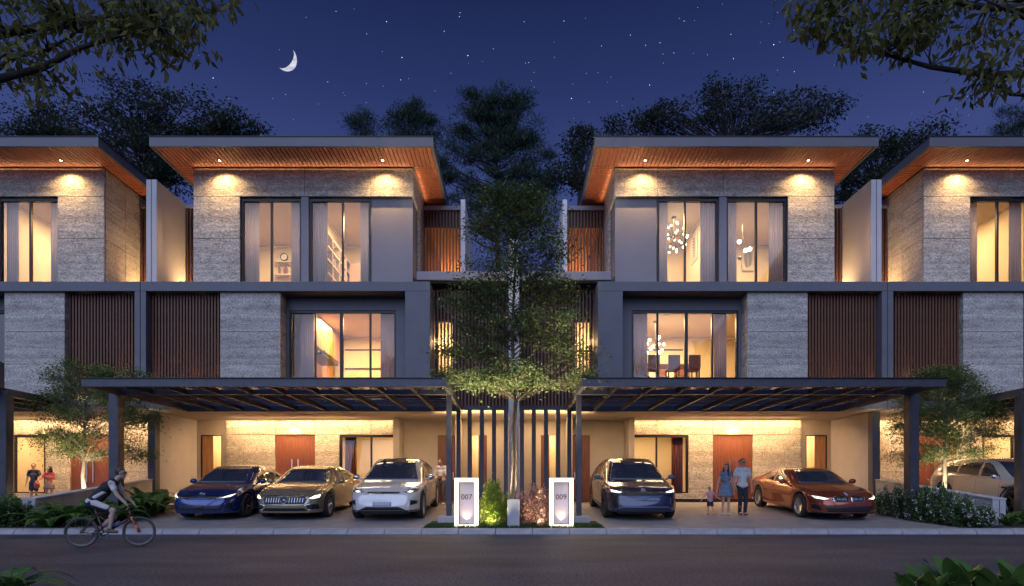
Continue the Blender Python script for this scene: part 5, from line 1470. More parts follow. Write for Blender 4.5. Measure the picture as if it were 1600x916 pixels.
o = fern(PX(12, 6.25), 6.25, 1.0, 0, 'dark grassy fern in the bottom left corner', 'plants on the near verge')
bpy.data.objects[[q.name for q in bpy.data.objects if q.get('label') == 'dark grassy fern in the bottom left corner'][0]].location.z = -.02

# small plants on the dark shelf, first floor of the left house
for i, (y, wh) in enumerate(((21.7, 'nearest the glass'), (22.3, 'in the middle'), (22.9, 'farthest from the glass'))):
    o = bush('potted_plant', -7.2, y, .16, .16, .30, 260, .07, GREENB, 'small leafy plant on the dark hanging shelf, %s' % wh, 160+i, 'shelf plants', None, 'plant', .4)
    o.location.z = 6.0
    MB().lathe([(.001, .0), (.07, .0), (.09, .12), (.075, .12)], (0, 0, 0), 'z', 14).build('pot', WHITE, o, smooth=True)
# ================================================================ number boxes, planter block
def text_mesh(body, size, ext, m):
    c = bpy.data.curves.new('digits', 'FONT'); c.body = body; c.size = size; c.extrude = ext; c.align_x = 'CENTER'; c.align_y = 'CENTER'
    o = bpy.data.objects.new('digits', c); COL.objects.link(o)
    me = bpy.data.meshes.new_from_object(o.evaluated_get(bpy.context.evaluated_depsgraph_get()))
    bpy.data.objects.remove(o); me.materials.clear(); me.materials.append(m)
    return me
BOXGLOW = emit_mat('lit_box_frame', (1.0, 0.88, 0.66), 1.5)
PINKPANEL = mat('number_panel', (0.66, 0.54, 0.53), .6, var=.04, emit=(1.0, .80, .76), estr=.16)
DIGIT = mat('digit_paint', (0.22, 0.045, 0.04), .5, var=.05)
BD = 14.78; kb_ = BD/FPX
for s, num in ((-1, '007'), (1, '009')):
    x0, x1 = 56*kb_, 93*kb_; z0, z1 = .10, PZ(747, BD)
    xc = s*(x0+x1)/2; hw = (x1-x0)/2
    o = empty('number_box', (xc, BD, z0), 'glowing white number box reading %s, %s of the central tree' % (num, 'left' if s < 0 else 'right'), 'number box', 'lit number boxes')
    H_ = z1-z0; fw = .10
    MB().box(-hw, -hw+fw, 0, .20, 0, H_).box(hw-fw, hw, 0, .20, 0, H_).box(-hw+fw, hw-fw, 0, .20, H_-fw, H_).box(-hw+fw, hw-fw, 0, .20, 0, fw).build('frame', BOXGLOW, o)
    MB().box(-hw+.03, hw-.03, .201, .46, 0, H_-.06).build('back_box', mat('box_body', (.6, .57, .53), .6), o)
    MB().box(-hw+fw+.002, hw-fw-.002, .14, .19, fw+.002, H_-fw-.002).build('panel', PINKPANEL, o)
    b_ = .012
    MB().box(-hw+fw, -hw+fw+b_, .01, .14, fw, H_-fw).box(hw-fw-b_, hw-fw, .01, .14, fw, H_-fw).box(-hw+fw+b_, hw-fw-b_, .01, .14, H_-fw-b_, H_-fw).box(-hw+fw+b_, hw-fw-b_, .01, .14, fw, fw+b_).build('liner', BLACKAL, o)
    d = link('digits', text_mesh(num, .185, .008, DIGIT), o)
    d.rotation_euler = (R(90), 0, 0); d.location = (0, .13, H_*.62)
    MB().lathe([(.03, fw+.013), (.03, fw+.03), (.022, fw+.03)], (0, .075, 0), 'z', 14).build('uplight', CHROME, o)
    spot('box_uplight_lamp', (xc, BD+.06, z0+fw+.05), (xc, BD+.14, z0+H_*.85), 3.2, 100, .9, (1, .72, .45), .015)
    # light the box throws on the ground and plants around it
o = MB().box(-.16, .14, 14.75, 15.05, .08, .83).build('planter_block', CONC, bevel=.008)
tag(o, 'plain pale concrete block at the foot of the central tree, between the bushes', 'block')
# uplights set in the ground below trees and bushes
def uplight(x, y, target, power, label, ang=60, color=(1.0, .80, .50)):
    z = GZ(y)
    o = empty('ground_uplight', (x, y, z-.02), label, 'lamp', 'uplights in the planting')
    MB().lathe([(.05, 0), (.055, .07), (.04, .07), (.036, .05)], (0, 0, 0), 'z', 16).build('housing', BLACKAL, o)
    MB().lathe([(.0005, .052), (.036, .052)], (0, 0, 0), 'z', 14).build('lens', LENS, o)
    spot('uplight_lamp', (x, y, z+.09), target, power, ang, .6, color, .03)
uplight(.02, 15.36, (0, dT, 2.2), 22, 'small round uplight at the foot of the central tree', 50)
uplight(-.62, 15.75, (-.45, dT, 6.2), 620, 'small round uplight behind the lime green bush', 75)
uplight(.62, 15.75, (.45, dT, 6.2), 620, 'small round uplight behind the russet bush', 75)
uplight(-13.0, 17.7, (PX(131, dS), dS, 4), 170, 'small round uplight below the left pale-trunked tree', 85)
uplight(13.0, 17.7, (PX(1476, dS), dS, 4), 170, 'small round uplight below the right pale-trunked tree', 85)
uplight(PX(766, 14.75), 14.585, (PX(773, 15.15), 15.15, 1.0), 20, 'small spotlight in the grass before the lime green bush', 110, (1, .92, .55))
uplight(PX(842, 14.75), 14.585, (PX(834, 15.15), 15.15, 1.0), 18, 'small spotlight in the grass before the russet bush', 110, (1, .80, .62))

# ================================================================ people
SKIN = mat('skin', (0.50, 0.29, 0.20), .55, var=.05)
SKIN2 = mat('tan_skin', (0.40, 0.22, 0.14), .55, var=.05)
HAIRD = mat('dark_hair', (0.018, 0.013, 0.011), .5, var=.3, scale=30)
HAIRB = mat('brown_hair', (0.07, 0.042, 0.025), .5, var=.3, scale=30)
EYE_M = mat('eye_dark', (0.02, 0.015, 0.013), .3)
LIP = mat('lip', (0.30, 0.11, 0.09), .5)
def remeshed(mb, name, m, parent, voxel=.009, smooth=3):
    """overlapping tapered limbs fused to one continuous skin"""
    o = mb.build(name, m, None)
    a = o.modifiers.new('r', 'REMESH'); a.mode = 'VOXEL'; a.voxel_size = voxel
    b = o.modifiers.new('s', 'SMOOTH'); b.iterations = smooth; b.factor = .5
    me = bpy.data.meshes.new_from_object(o.evaluated_get(bpy.context.evaluated_depsgraph_get()))
    bpy.data.objects.remove(o)
    me.polygons.foreach_set('use_smooth', [True]*len(me.polygons))
    return link(name, me, parent)
def cap(mb, p0, p1, r0, r1, n=10):
    p0 = Vector(p0); p1 = Vector(p1); d = (p1-p0); L = d.length; d.normalize()
    pts = [p0 - d*r0*.98, p0 - d*r0*.75, p0 - d*r0*.35, p0, p0.lerp(p1, .5), p1, p1 + d*r1*.35, p1 + d*r1*.75, p1 + d*r1*.98]
    rs = [r0*.15, r0*.66, r0*.93, r0, (r0+r1)/2, r1, r1*.93, r1*.66, r1*.15]
    mb.tube(pts, rs, n)
def hand(mb, wrist, d, side, curl=.5, k=1.0):
    """palm, four bent fingers of unequal length and a thumb from the side of the palm"""
    w = Vector(wrist); d = Vector(d).normalized(); s = Vector(side).normalized(); n = d.cross(s)
    pc = w + d*.045*k
    for t in (-.028, -.009, .010, .028): cap(mb, w + s*t*.7*k, w + d*.085*k + s*t*k, .013*k, .012*k, 6)
    for t, L in ((-.030, .058), (-.010, .072), (.010, .068), (.030, .055)):
        a = w + d*.088*k + s*t*k; b = a + (d*math.cos(curl*.7) + n*math.sin(curl*.7))*L*.55*k; c = b + (d*math.cos(curl*1.7) + n*math.sin(curl*1.7))*L*.5*k
        cap(mb, a, b, .0095*k, .0088*k, 6); cap(mb, b, c, .0088*k, .0075*k, 6)
    a = w + d*.03*k - s*.03*k; b = a + (d*.55 - s*.75 + n*.25).normalized()*.042*k; c = b + (d*.9 - s*.2 + n*.4).normalized()*.032*k
    cap(mb, a, b, .012*k, .0105*k, 6); cap(mb, b, c, .0105*k, .0085*k, 6)
def head(mb, c, k, face):
    """skull, jaw, nose, ears; face = direction looked at"""
    c = Vector(c); f = Vector(face).normalized(); r = f.cross(Vector((0, 0, 1))).normalized(); u = r.cross(f)
    mb.ball(c + u*.03*k, (.078*k, .085*k, .088*k), 14, 10); mb.ball(c + f*.022*k - u*.045*k, (.058*k, .06*k, .062*k), 12, 8)
    cap(mb, c + f*.083*k + u*.012*k, c + f*.104*k - u*.026*k, .011*k, .015*k, 6)
    cap(mb, c + f*.072*k - u*.092*k, c + f*.055*k - u*.09*k, .024*k, .028*k, 8)
    for s in (-1, 1): cap(mb, c + r*s*.078*k + u*.018*k, c + r*s*.083*k - u*.022*k, .014*k, .011*k, 6)
    return f, r, u
def face_bits(root, c, k, fru):
    f, r, u = fru; c = Vector(c); e = MB(); m_ = MB()
    for s in (-1, 1): e.ball(c + f*.080*k + r*s*.030*k + u*.012*k, .0105*k, 8, 6)
    e.tube([c + f*.086*k - r*.045*k + u*.03*k, c + f*.092*k - r*.016*k + u*.034*k], .0045*k, 5); e.tube([c + f*.086*k + r*.045*k + u*.03*k, c + f*.092*k + r*.016*k + u*.034*k], .0045*k, 5)
    e.build('eyes', EYE_M, root, smooth=True)
    m_.tube([c + f*.074*k - r*.024*k - u*.058*k, c + f*.083*k - u*.06*k, c + f*.074*k + r*.024*k - u*.058*k], .006*k, 6); m_.build('mouth', LIP, root, smooth=True)
def person(label, loc, yaw, h, J, top, bottom, hair, skin, shoes, look=(0, 1, 0), hairlen=0, skirt=None, bare_leg=True, sleeve=.55, short=None, group=None, extra=None, fem=False):
    """standing figure; J overrides joints (units of height, x right, y forward)"""
    root = empty('person', loc, label, 'person', group, yaw)
    j = dict(pel=(0, 0, .53), chest=(0, 0, .70), neck=(0, 0, .825), head=(0, .012, .925),
             sl=(-.105, 0, .80), sr=(.105, 0, .80), el=(-.145, -.01, .63), er=(.145, -.01, .63), wl=(-.150, .03, .485), wr=(.150, .03, .485),
             hl=(-.05, 0, .51), hr=(.05, 0, .51), kl=(-.055, .012, .275), kr=(.055, .012, .275), al=(-.058, -.01, .04), ar=(.058, -.01, .04))
    if fem:
        for a in ('sl', 'sr', 'el', 'er'): j[a] = (j[a][0]*.88, j[a][1], j[a][2])
    j.update(J)
    V = {k: Vector(v)*h for k, v in j.items()}; s = h/1.75
    b = MB()
    wt = .9 if fem else 1.0
    def torso(mb, g=0.0, lo=True):
        cap(mb, V['pel'] + Vector((-.055*s, 0, .0)), V['pel'] + Vector((.055*s, 0, 0)), .105*s*wt+g, .105*s*wt+g, 12)
        cap(mb, V['pel'] + Vector((0, 0, .06*s)), V['chest'] - Vector((0, 0, .05*s)), .112*s*wt+g, .115*s*wt+g, 12)
        cap(mb, V['chest'] + Vector((-.06*s, .0, 0)), V['chest'] + Vector((.06*s, .0, 0)), .108*s*wt+g, .108*s*wt+g, 12)
        cap(mb, V['sl'].lerp(V['neck'], .18), V['sr'].lerp(V['neck'], .18), .056*s+g, .056*s+g, 10)
        cap(mb, V['chest'], V['neck'] - Vector((0, 0, .05*s)), .09*s*wt+g, .06*s+g, 10)
    torso(b)
    cap(b, V['neck'] - Vector((0, 0, .04*s)), V['head'] - Vector((0, 0, .04*s)), .052*s*wt, .050*s*wt)
    for sd in 'lr':
        cap(b, V['s'+sd], V['e'+sd], .050*s*wt, .038*s*wt); cap(b, V['e'+sd], V['w'+sd], .038*s*wt, .026*s)
        dd = V['w'+sd]-V['e'+sd]; hand(b, V['w'+sd], dd, Vector((0, 1, 0)) if sd == 'l' else Vector((0, -1, 0)), .5, s*1.05)
        cap(b, V['h'+sd], V['k'+sd], .083*s*wt, .056*s*wt, 12); cap(b, V['k'+sd], V['a'+sd], .055*s*wt, .036*s, 12)
        kk = V['k'+sd].lerp(V['a'+sd], .28) - Vector((0, .012*s, 0)); cap(b, kk, kk - Vector((0, 0, .10*s)), .05*s*wt, .042*s*wt)
        cap(b, V['a'+sd] + Vector((0, -.02*s, -.02*s)), V['a'+sd] + Vector((0, .15*s, -.038*s)), .034*s, .028*s)
    fru = head(b, V['head'], s, look)
    remeshed(b, 'body', skin, root, .0095*max(.8, s))
    face_bits(root, V['head'], s, fru)
    f, r, u = fru
    hm = MB(); c = V['head'] + u*.036*s - f*.022*s
    hm.ball(c + u*.012*s, (.089*s, .090*s, .090*s), 14, 10); hm.ball(c - f*.03*s - u*.03*s, (.078*s, .07*s, .075*s), 12, 8)
    if hairlen:
        for q in (-1, 0, 1): cap(hm, c - f*.045*s + r*q*.05*s, c - f*.06*s + r*q*.075*s - Vector((0, 0, hairlen*h)), .05*s, .04*s, 8)
        for q in (-1, 1): cap(hm, c + r*q*.075*s + f*.02*s, c + r*q*.085*s + f*.035*s - Vector((0, 0, hairlen*h*.95)), .028*s, .024*s, 8)
    remeshed(hm, 'hair', hair, root, .011)
    # top
    t = MB(); torso(t, .016*s)
    for sd in 'lr':
        e = V['s'+sd].lerp(V['e'+sd], min(1, sleeve*1.0)); cap(t, V['s'+sd], e, .066*s*wt, .062*s*wt)
        if sleeve > 1: cap(t, V['e'+sd], V['e'+sd].lerp(V['w'+sd], sleeve-1), .055*s, .046*s)
    remeshed(t, 'shirt', top, root, .0105)
    # bottom
    if skirt:
        ztop, zbot, r0, r1 = skirt
        n = 40; vs = []; fs = []
        for i in range(9):
            tt = i/8; z = (ztop + (zbot-ztop)*tt)*h; rr = (r0+(r1-r0)*tt)*h
            for k in range(n):
                a = 2*math.pi*k/n; q = rr*(1 + .05*tt*math.sin(9*a))
                vs.append((V['pel'].x + q*math.cos(a)*1.05, V['pel'].y + q*math.sin(a)*.8, z))
        for i in range(8):
            for k in range(n): fs.append((i*n+k, i*n+(k+1) % n, (i+1)*n+(k+1) % n, (i+1)*n+k))
        o = MB().add(vs, fs).build('skirt', bottom, root, smooth=True); o.modifiers.new('t', 'SOLIDIFY').thickness = .008
    else:
        p = MB(); cap(p, V['pel'] + Vector((-.055*s, 0, .01*s)), V['pel'] + Vector((.055*s, 0, .01*s)), .114*s*wt, .114*s*wt, 12)
        for sd in 'lr':
            if short: e = V['h'+sd].lerp(V['k'+sd], short); cap(p, V['h'+sd], e, .098*s*wt, .092*s*wt, 12)
            else: cap(p, V['h'+sd], V['k'+sd], .096*s*wt, .068*s*wt, 12); cap(p, V['k'+sd], V['a'+sd] + Vector((0, 0, .01*s)), .067*s*wt, .052*s, 12)
        remeshed(p, 'shorts' if short else 'trousers', bottom, root, .0105)
    for sd in 'lr':
        q = MB(); a = V['a'+sd]
        cap(q, Vector((a.x, a.y-.015*s, .036*s)), Vector((a.x*1.05, a.y+.155*s, .030*s)), .042*s, .034*s); cap(q, Vector((a.x, a.y, .07*s)), Vector((a.x, a.y, .04*s)), .042*s, .04*s)
        o = remeshed(q, 'shoe', shoes, root, .010)
        for v in o.data.vertices: v.co.z = max(v.co.z, .002)
    if extra: extra(root, V, s, fru)
    return root
DENIM = mat('denim_dress', (.13, .19, .25), .85, var=.3, scale=18)
WHITES = mat('white_shirt', (.58, .56, .55), .85, var=.06)
BLKJ = mat('black_jeans', (.022, .022, .026), .85, var=.2)
PINKS = mat('pink_vest', (.52, .28, .29), .85, var=.06)
NAVYT = mat('navy_shirt', (.035, .05, .11), .85, var=.15)
NAVYS = mat('dark_shorts', (.03, .04, .08), .85)
REDP_ = mat('red_blouse', (.42, .11, .12), .85, var=.15)
SPOT_ = mat('patterned_skirt', (.03, .03, .05), .85, var=.9, scale=60, color2=(.35, .33, .36))
GREYT = mat('grey_trousers', (.16, .14, .14), .85)
SHOE_D = mat('dark_shoe', (.06, .05, .05), .6); SHOE_W = mat('white_shoe', (.6, .58, .56), .6)
faceR = R(180)
yM = 17.7
def shades(root, V, s, fru):
    f, r, u = fru; c = V['head']
    MB().box(-.06*s, .06*s, -.006, .006, -.016*s, .016*s).build('sunglasses', EYE_M, root).location = c + f*.096*s + u*.012*s
person('man in white t-shirt and black jeans walking out between the doors and red coupe', (PX(1160, yM), yM, GZ(yM)), faceR, 1.68,
       dict(kl=(-.045, .055, .275), al=(-.022, .06, .045), kr=(.045, .02, .275), ar=(.03, -.05, .045), el=(-.155, -.02, .63), wl=(-.165, .0, .485), er=(.145, -.02, .63), wr=(.135, .03, .49)),
       WHITES, BLKJ, HAIRD, SKIN, SHOE_D, look=(0, 1, -.02), extra=shades, group='family walking in the right driveway')
person('woman in sleeveless denim dress, long dark hair, holding the small child by the hand', (PX(1134, yM), yM, GZ(yM)), faceR, 1.52,
       dict(wr=(.185, .03, .46), er=(.15, 0, .62), el=(-.13, -.02, .63), wl=(-.16, .0, .49), kl=(-.045, .03, .275), al=(-.04, .02, .04), kr=(.05, .0, .275), ar=(.055, -.03, .04)),
       DENIM, DENIM, HAIRD, SKIN, SHOE_W, look=(.55, .8, 0), hairlen=.17, skirt=(.62, .36, .085, .135), sleeve=.12, fem=True, group='family walking in the right driveway')
person('small child in pink vest and black shorts holding the hand of the woman in denim', (PX(1109.5, yM), yM, GZ(yM)), faceR, .88,
       dict(head=(0, .012, .885), neck=(0, 0, .775), wl=(-.30, .03, .55), el=(-.21, -.01, .62), er=(.21, -.02, .60), wr=(.30, .02, .50), sl=(-.12, 0, .745), sr=(.12, 0, .745), chest=(0, 0, .66), pel=(0, 0, .49), hl=(-.055, 0, .47), hr=(.055, 0, .47), kl=(-.07, .02, .26), al=(-.09, .04, .05), kr=(.06, 0, .26), ar=(.06, -.05, .05)),
       PINKS, BLKJ, HAIRD, SKIN, SHOE_D, look=(-.2, 1, .1), short=.72, sleeve=.2, group='family walking in the right driveway')
yS = 21.4
def bag(root, V, s, fru):
    MB().ball(V['wl'] + Vector((.0, .06, -.06)), (.10, .06, .09), 12, 8).build('parcel', mat('brown_parcel', (.16, .08, .05), .8), root, smooth=True)
person('man in pale shirt and grey trousers standing behind the white car, looking down', (PX(690, yS), yS, GZ(yS)), R(165), 1.66,
       dict(el=(-.13, .04, .62), wl=(-.02, .15, .60), er=(.15, -.01, .62), wr=(.06, .13, .57), head=(.01, .03, .915)), WHITES, GREYT, HAIRD, SKIN2, SHOE_W, look=(.25, .9, -.35), sleeve=.75, extra=bag)
yL = 22.55
person('man in navy t-shirt and shorts at the left edge, reaching to the woman in red', (PX(53, yL), yL, GZ(yL)), R(190), 1.50,
       dict(el=(-.17, .03, .64), wl=(-.26, .14, .62), er=(.15, 0, .62), wr=(.15, .05, .48)), NAVYT, NAVYS, HAIRB, SKIN, SHOE_W, look=(-.5, .8, 0), short=.7, group='couple by the left edge door')
def basket(root, V, s, fru):
    MB().ball(V['wr'] + Vector((.0, .05, -.16)), (.10, .08, .13), 12, 8).build('shopping_bag', REDP_, root, smooth=True)
person('woman in red blouse and patterned skirt, dark ponytail, at the left edge door', (PX(77, yL), yL, GZ(yL)), R(205), 1.40,
       dict(er=(.16, .05, .64), wr=(.22, .16, .60), el=(-.13, .03, .62), wl=(-.10, .12, .52)), REDP_, SPOT_, HAIRD, SKIN, SHOE_D, look=(.7, .6, -.1), hairlen=.13, skirt=(.58, .38, .08, .13), sleeve=.8, fem=True, extra=basket, group='couple by the left edge door')

# ================================================================ bicycle and rider (riding to the right)
BIKEF = mat('bike_frame_paint', (.10, .035, .04), .35, metal=.3, coat=.5)
TYREB = mat('dusty_tyre', (.07, .06, .055), .85, var=.25, scale=30)
ORG_F = mat('orange_fork', (.50, .13, .06), .35, coat=.4)
yB = 11.05; sB = .845                      # a smallish bike and rider
bk = empty('bicycle', (PX(173, yB), yB, 0), 'mountain bike with dusty tyres and orange fork, ridden past on the road', 'bicycle', rz=R(15))
bk.scale = (sB,)*3
rw = .335; xr_, xf_ = -.555, .555
def bwheel(x):
    w = empty('wheel', (x, 0, rw), parent=bk)
    MB().lathe([(rw-.024 + .024*math.cos(a), .024*math.sin(a)) for a in np.linspace(0, 2*math.pi, 10, endpoint=False)], (0, 0, 0), 'y', 40, closed=True).build('tyre', TYREB, w, smooth=True)
    MB().lathe([(rw-.062, -.012), (rw-.046, -.014), (rw-.046, .014), (rw-.062, .012)], (0, 0, 0), 'y', 40, closed=True).build('rim', ALLOYDK, w)
    sp = MB()
    for i in range(24):
        a = 2*math.pi*i/24; b = a + (.35 if i % 2 else -.35)
        sp.tube([(.02*math.cos(b), .025*(1 if i % 4 < 2 else -1), .02*math.sin(b)), ((rw-.06)*math.cos(a), 0, (rw-.06)*math.sin(a))], .0016, 4)
    tag(sp.build('spokes', ALLOY, w), kind='stuff')
    MB().lathe([(.001, -.05), (.022, -.05), (.022, .05), (.001, .05)], (0, 0, 0), 'y', 14).build('hub', DARKTRIM, w)
bwheel(xr_); bwheel(xf_)
BBk = (-.12, 0, .29); HT = (.36, 0, .80); HB = (.40, 0, .66); ST = (-.27, 0, .74)
fr_ = MB().tube([BBk, HB], .024, 8).tube([ST, HT], .020, 8).tube([BBk, ST], .018, 8).tube([HT, HB], .024, 8)
for s in (-1, 1): fr_.tube([(BBk[0], s*.03, BBk[2]), (xr_, s*.06, rw)], .011, 6).tube([(ST[0], s*.02, ST[2]-.03), (xr_, s*.06, rw)], .010, 6)
fr_.build('frame', BIKEF, bk, smooth=True)
fk = MB()
for s in (-1, 1): fk.tube([(HB[0]+.005, s*.05, HB[2]-.01), (.50, s*.05, .48)], [.017, .016], 8).tube([(.50, s*.05, .48), (xf_, s*.05, rw)], [.022, .018], 8)
fk.tube([(HB[0]+.005, -.06, HB[2]-.01), (HB[0]+.005, .06, HB[2]-.01)], .018, 8).build('fork', ORG_F, bk, smooth=True)
MB().tube([HT, (.37, 0, .86), (.43, 0, .88)], .016, 8).tube([(.40, -.29, .90), (.43, -.1, .88), (.43, .1, .88), (.40, .29, .90)], .012, 8).build('handlebar', DARKTRIM, bk, smooth=True)
for s in (-1, 1): MB().tube([(.402, s*.19, .895), (.395, s*.30, .902)], .018, 8).build('grip', RUBBER, bk, smooth=True)
MB().tube([(ST[0]+.005, 0, ST[2]-.05), (-.315, 0, .88)], .014, 8).build('seat_post', ALLOY, bk)
sd_ = MB(); cap(sd_, (-.45, 0, .90), (-.20, 0, .905), .062, .022, 10); cap(sd_, (-.42, -.05, .905), (-.42, .05, .905), .045, .045, 8); sd_.build('saddle', DARKTRIM, bk, smooth=True)
MB().lathe([(.075, -.004), (.098, -.004), (.098, .004), (.075, .004)], (BBk[0], -.05, BBk[2]), 'y', 28, closed=True).lathe([(.001, -.006), (.028, -.006), (.028, .006)], (BBk[0], -.05, BBk[2]), 'y', 12).build('chainring', ALLOYDK, bk)
pdl = {-1: (BBk[0]+.165, -.10, BBk[2]+.045), 1: (BBk[0]-.165, .10, BBk[2]-.045)}
for s in (-1, 1):
    q = pdl[s]; MB().tube([(BBk[0], s*.06, BBk[2]), (q[0], s*.075, q[2])], .013, 6).build('crank', ALLOY, bk)
    MB().box(q[0]-.045, q[0]+.045, q[1]-.05, q[1]+.045, q[2]-.012, q[2]+.012).build('pedal', DARKTRIM, bk)
MB().tube([(BBk[0]+.005, -.055, BBk[2]+.095), (xr_, -.055, rw+.04)], .005, 4).tube([(BBk[0]+.005, -.055, BBk[2]-.095), (xr_, -.055, rw-.04)], .005, 4).build('chain', ALLOYDK, bk)
MB().tube([(.02, 0, .43), (.155, 0, .545)], [.036, .036], 10).tube([(.155, 0, .545), (.18, 0, .567)], [.02, .018], 8).build('water_bottle', mat('blue_bottle', (.12, .22, .42), .35, var=.1), bk, smooth=True)
# rider
rd = empty('person', (PX(173, yB), yB, 0), 'cyclist in black and white jersey and shorts leaning forward, riding to the right', 'person', rz=R(15))
rd.scale = (sB,)*3
hip = Vector((-.34, 0, .985)); shd = Vector((.055, 0, 1.44)); hd = Vector((.205, 0, 1.625))
legs = {-1: (Vector((-.34, -.085, .97)), Vector((.09, -.115, .80)), Vector((.015, -.10, .395))), 1: (Vector((-.34, .085, .97)), Vector((.02, .115, .66)), Vector((-.31, .10, .33)))}
arms = {s: (Vector((.065, s*.175, 1.40)), Vector((.20, s*.225, 1.145)), Vector((.375, s*.235, .955))) for s in (-1, 1)}
def rtorso(mb, g=0):
    cap(mb, hip + Vector((0, -.07, .0)), hip + Vector((0, .07, .0)), .118+g, .118+g, 12)
    cap(mb, hip + Vector((.03, 0, .04)), hip.lerp(shd, .55), .118+g, .125+g, 12)
    m_ = hip.lerp(shd, .72); cap(mb, m_ + Vector((0, -.07, 0)), m_ + Vector((0, .07, 0)), .112+g, .112+g, 12)
    cap(mb, shd + Vector((0, -.125, -.02)), shd + Vector((0, .125, -.02)), .066+g, .066+g, 10)
    cap(mb, m_, shd, .11+g, .075+g, 10)
b = MB(); rtorso(b)
cap(b, shd + Vector((.02, 0, .0)), hd + Vector((-.02, 0, -.05)), .058, .054)
for s in (-1, 1):
    a0, a1, a2 = arms[s]; cap(b, a0, a1, .052, .041); cap(b, a1, a2, .041, .028)
    hand(b, a2, Vector((.35, -s*.05, -.7)), Vector((0, s, 0)), 1.1, 1.08)
    h0, k0, n0 = legs[s]; cap(b, h0, k0, .092, .062, 12); cap(b, k0, n0, .060, .038, 12)
    cf = k0.lerp(n0, .28) + Vector((-.018, 0, 0)); cap(b, cf, cf.lerp(n0, .3), .055, .046)
    cap(b, n0 + Vector((-.03, 0, -.02)), n0 + Vector((.13, 0, -.05)), .034, .028)
fru = head(b, hd, 1.05, (1, 0, -.12))
SKINC = mat('pale_skin', (0.46, 0.31, 0.25), .55, var=.05)
remeshed(b, 'body', SKINC, rd, .0095); face_bits(rd, hd, 1.05, fru)
hm = MB(); c = hd + Vector((-.022, 0, .050)); hm.ball(c, (.102, .096, .092), 14, 10); hm.ball(c + Vector((-.03, 0, -.03)), (.075, .078, .075), 12, 8); remeshed(hm, 'hair', HAIRB, rd, .010)
JERB = mat('black_jersey', (.020, .020, .023), .8); JERW = mat('white_jersey', (.55, .54, .52), .8)
t = MB(); rtorso(t, .016)
remeshed(t, 'jersey', JERB, rd, .0105)
for s in (-1, 1):
    a0, a1, a2 = arms[s]; q = MB(); cap(q, a0 + Vector((-.01, -s*.04, .02)), a0.lerp(a1, .5), .074, .062); remeshed(q, 'sleeve', JERW, rd, .0105)
    q = MB(); m0 = hip + Vector((.06, s*.088, .10)); m1 = hip.lerp(shd, .86) + Vector((.045, s*.098, -.06)); cap(q, m0, m1, .055, .052); remeshed(q, 'side_panel', JERW, rd, .0105)
    h0, k0, n0 = legs[s]; q = MB(); cap(q, h0, h0.lerp(k0, .78), .106, .080, 12); remeshed(q, 'shorts_leg', JERB, rd, .0105)
    q = MB(); cap(q, h0 + Vector((-.02, s*.03, .035)), h0.lerp(k0, .74) + Vector((0, s*.022, .02)), .086, .066, 12); remeshed(q, 'white_panel', JERW, rd, .0105)
    q = MB(); cap(q, n0 + Vector((-.045, 0, -.035)), n0 + Vector((.135, 0, -.055)), .044, .036); cap(q, n0 + Vector((0, 0, .02)), n0 + Vector((-.01, 0, -.02)), .043, .043); remeshed(q, 'shoe', mat('brown_shoe', (.12, .085, .065), .7), rd, .010)
MB().box(hd.x+.07, hd.x+.098, -.06, .06, hd.z+.004, hd.z+.026).build('sunglasses', EYE_M, rd, bevel=.004)

# ================================================================ moon and stars
MD = 1500.0
mc = Vector((PX(446, MD), MD, PZ(91, MD))); mr = 17/FPX*MD
mmat = emit_mat('moon_glow', (0.86, 0.88, 1.0), .5)
ntm = mmat.node_tree; em = [q for q in ntm.nodes if q.type == 'EMISSION'][0]
tcm = ntm.nodes.new('ShaderNodeTexCoord'); nzm = ntm.nodes.new('ShaderNodeTexNoise'); nzm.inputs['Scale'].default_value = .13; rpm = ntm.nodes.new('ShaderNodeValToRGB')
rpm.color_ramp.elements[0].position = .35; rpm.color_ramp.elements[0].color = (.45, .47, .58, 1); rpm.color_ramp.elements[1].position = .6; rpm.color_ramp.elements[1].color = (.9, .9, 1, 1)
ntm.links.new(tcm.outputs['Object'], nzm.inputs['Vector']); ntm.links.new(nzm.outputs['Fac'], rpm.inputs[0]); ntm.links.new(rpm.outputs[0], em.inputs[0])
vs = []; fs = []
nu, nv = 12, 32
view = mc.normalized()
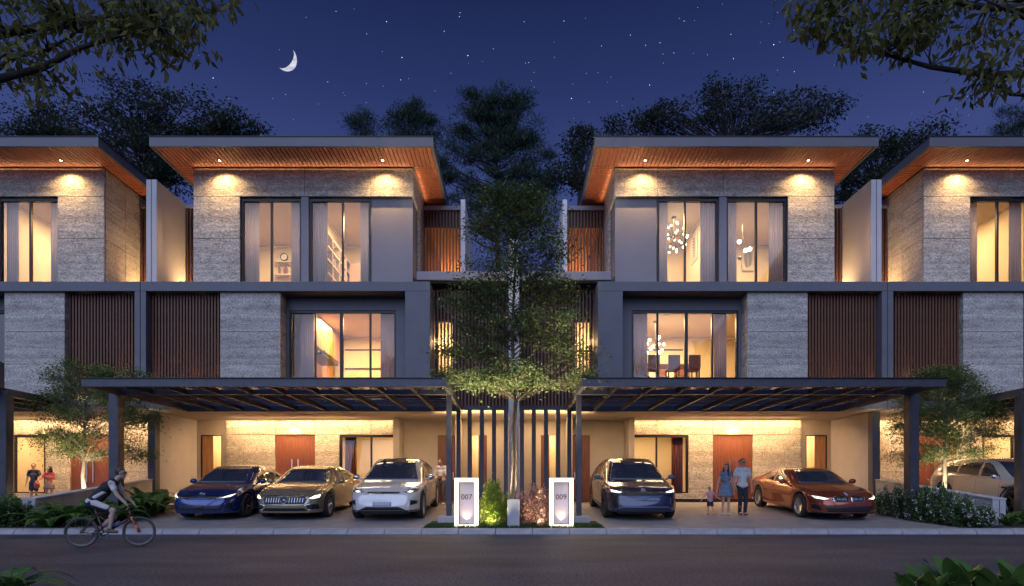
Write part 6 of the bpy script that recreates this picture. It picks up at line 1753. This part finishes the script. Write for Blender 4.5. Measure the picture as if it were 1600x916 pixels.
for i in range(nu+1):                      # lune of a ball: limb on one side, terminator on the other
    ph = R(0) + (R(58))*i/nu
    for k in range(nv+1):
        th = math.pi*k/nv
        lx = mr*math.sin(th)*math.cos(ph); ly = -mr*math.sin(th)*math.sin(ph); lz = mr*math.cos(th)
        vs.append((lx, ly, lz))
for i in range(nu):
    for k in range(nv): fs.append((i*(nv+1)+k, i*(nv+1)+k+1, (i+1)*(nv+1)+k+1, (i+1)*(nv+1)+k))
fwd = (mc - Vector((0, 0, EYE))).normalized(); rgt = fwd.cross(Vector((0, 0, 1))).normalized(); upv = rgt.cross(fwd)
tl_ = R(37); ax = rgt*math.cos(tl_) - upv*math.sin(tl_); az = rgt*math.sin(tl_) + upv*math.cos(tl_)
mo = MB().add(vs, fs).build('moon', mmat, smooth=True)
mo.matrix_world = Matrix.Translation(mc) @ Matrix((ax, fwd, az)).transposed().to_4x4()
tag(mo, 'thin white crescent moon in the night sky above the left middle house', 'moon')
STARM = emit_mat('star_glow', (.92, .95, 1.0), 1.0)
stm = MB().ball((0, 0, 0), 1.0, 8, 6).mesh('star', STARM, smooth=True)
bright = [(604, 34), (191, 82), (148, 74), (333, 122), (525, 18), (628, 90), (731, 87), (512, 128), (694, 49), (573, 53), (309, 94), (893, 154), (826, 98), (1009, 71), (1015, 133), (1069, 33), (1209, 70), (1224, 90), (1241, 112), (1146, 92), (1053, 83), (1142, 54), (1414, 88), (1443, 144), (940, 72), (985, 55), (819, 34), (718, 26), (1031, 67), (626, 125), (173, 64), (719, 20), (1514, 122), (881, 33)]
for i, (px, py) in enumerate(bright):
    o = link('star', stm); o.location = (PX(px, MD), MD, PZ(py, MD)); k = (.95 if i in (0, 1, 3, 5, 6, 11, 14, 16) else .62)*random.uniform(.85, 1.1); o.scale = (k, k, k)
    tag(o, 'small bright white star in the dark blue night sky', 'star', 'bright stars')
r = np.random.default_rng(9); fm_ = MB()
for _ in range(90):
    q = (PX(r.uniform(120, 1520), MD), MD, PZ(r.uniform(4, 200), MD)); fm_.ball(q, r.uniform(.45, .8), 6, 4)
tag(fm_.build('faint_stars', emit_mat('faint_star_glow', (.7, .78, 1.0), .5)), 'scatter of faint tiny stars over the night sky', 'stars', kind='stuff')
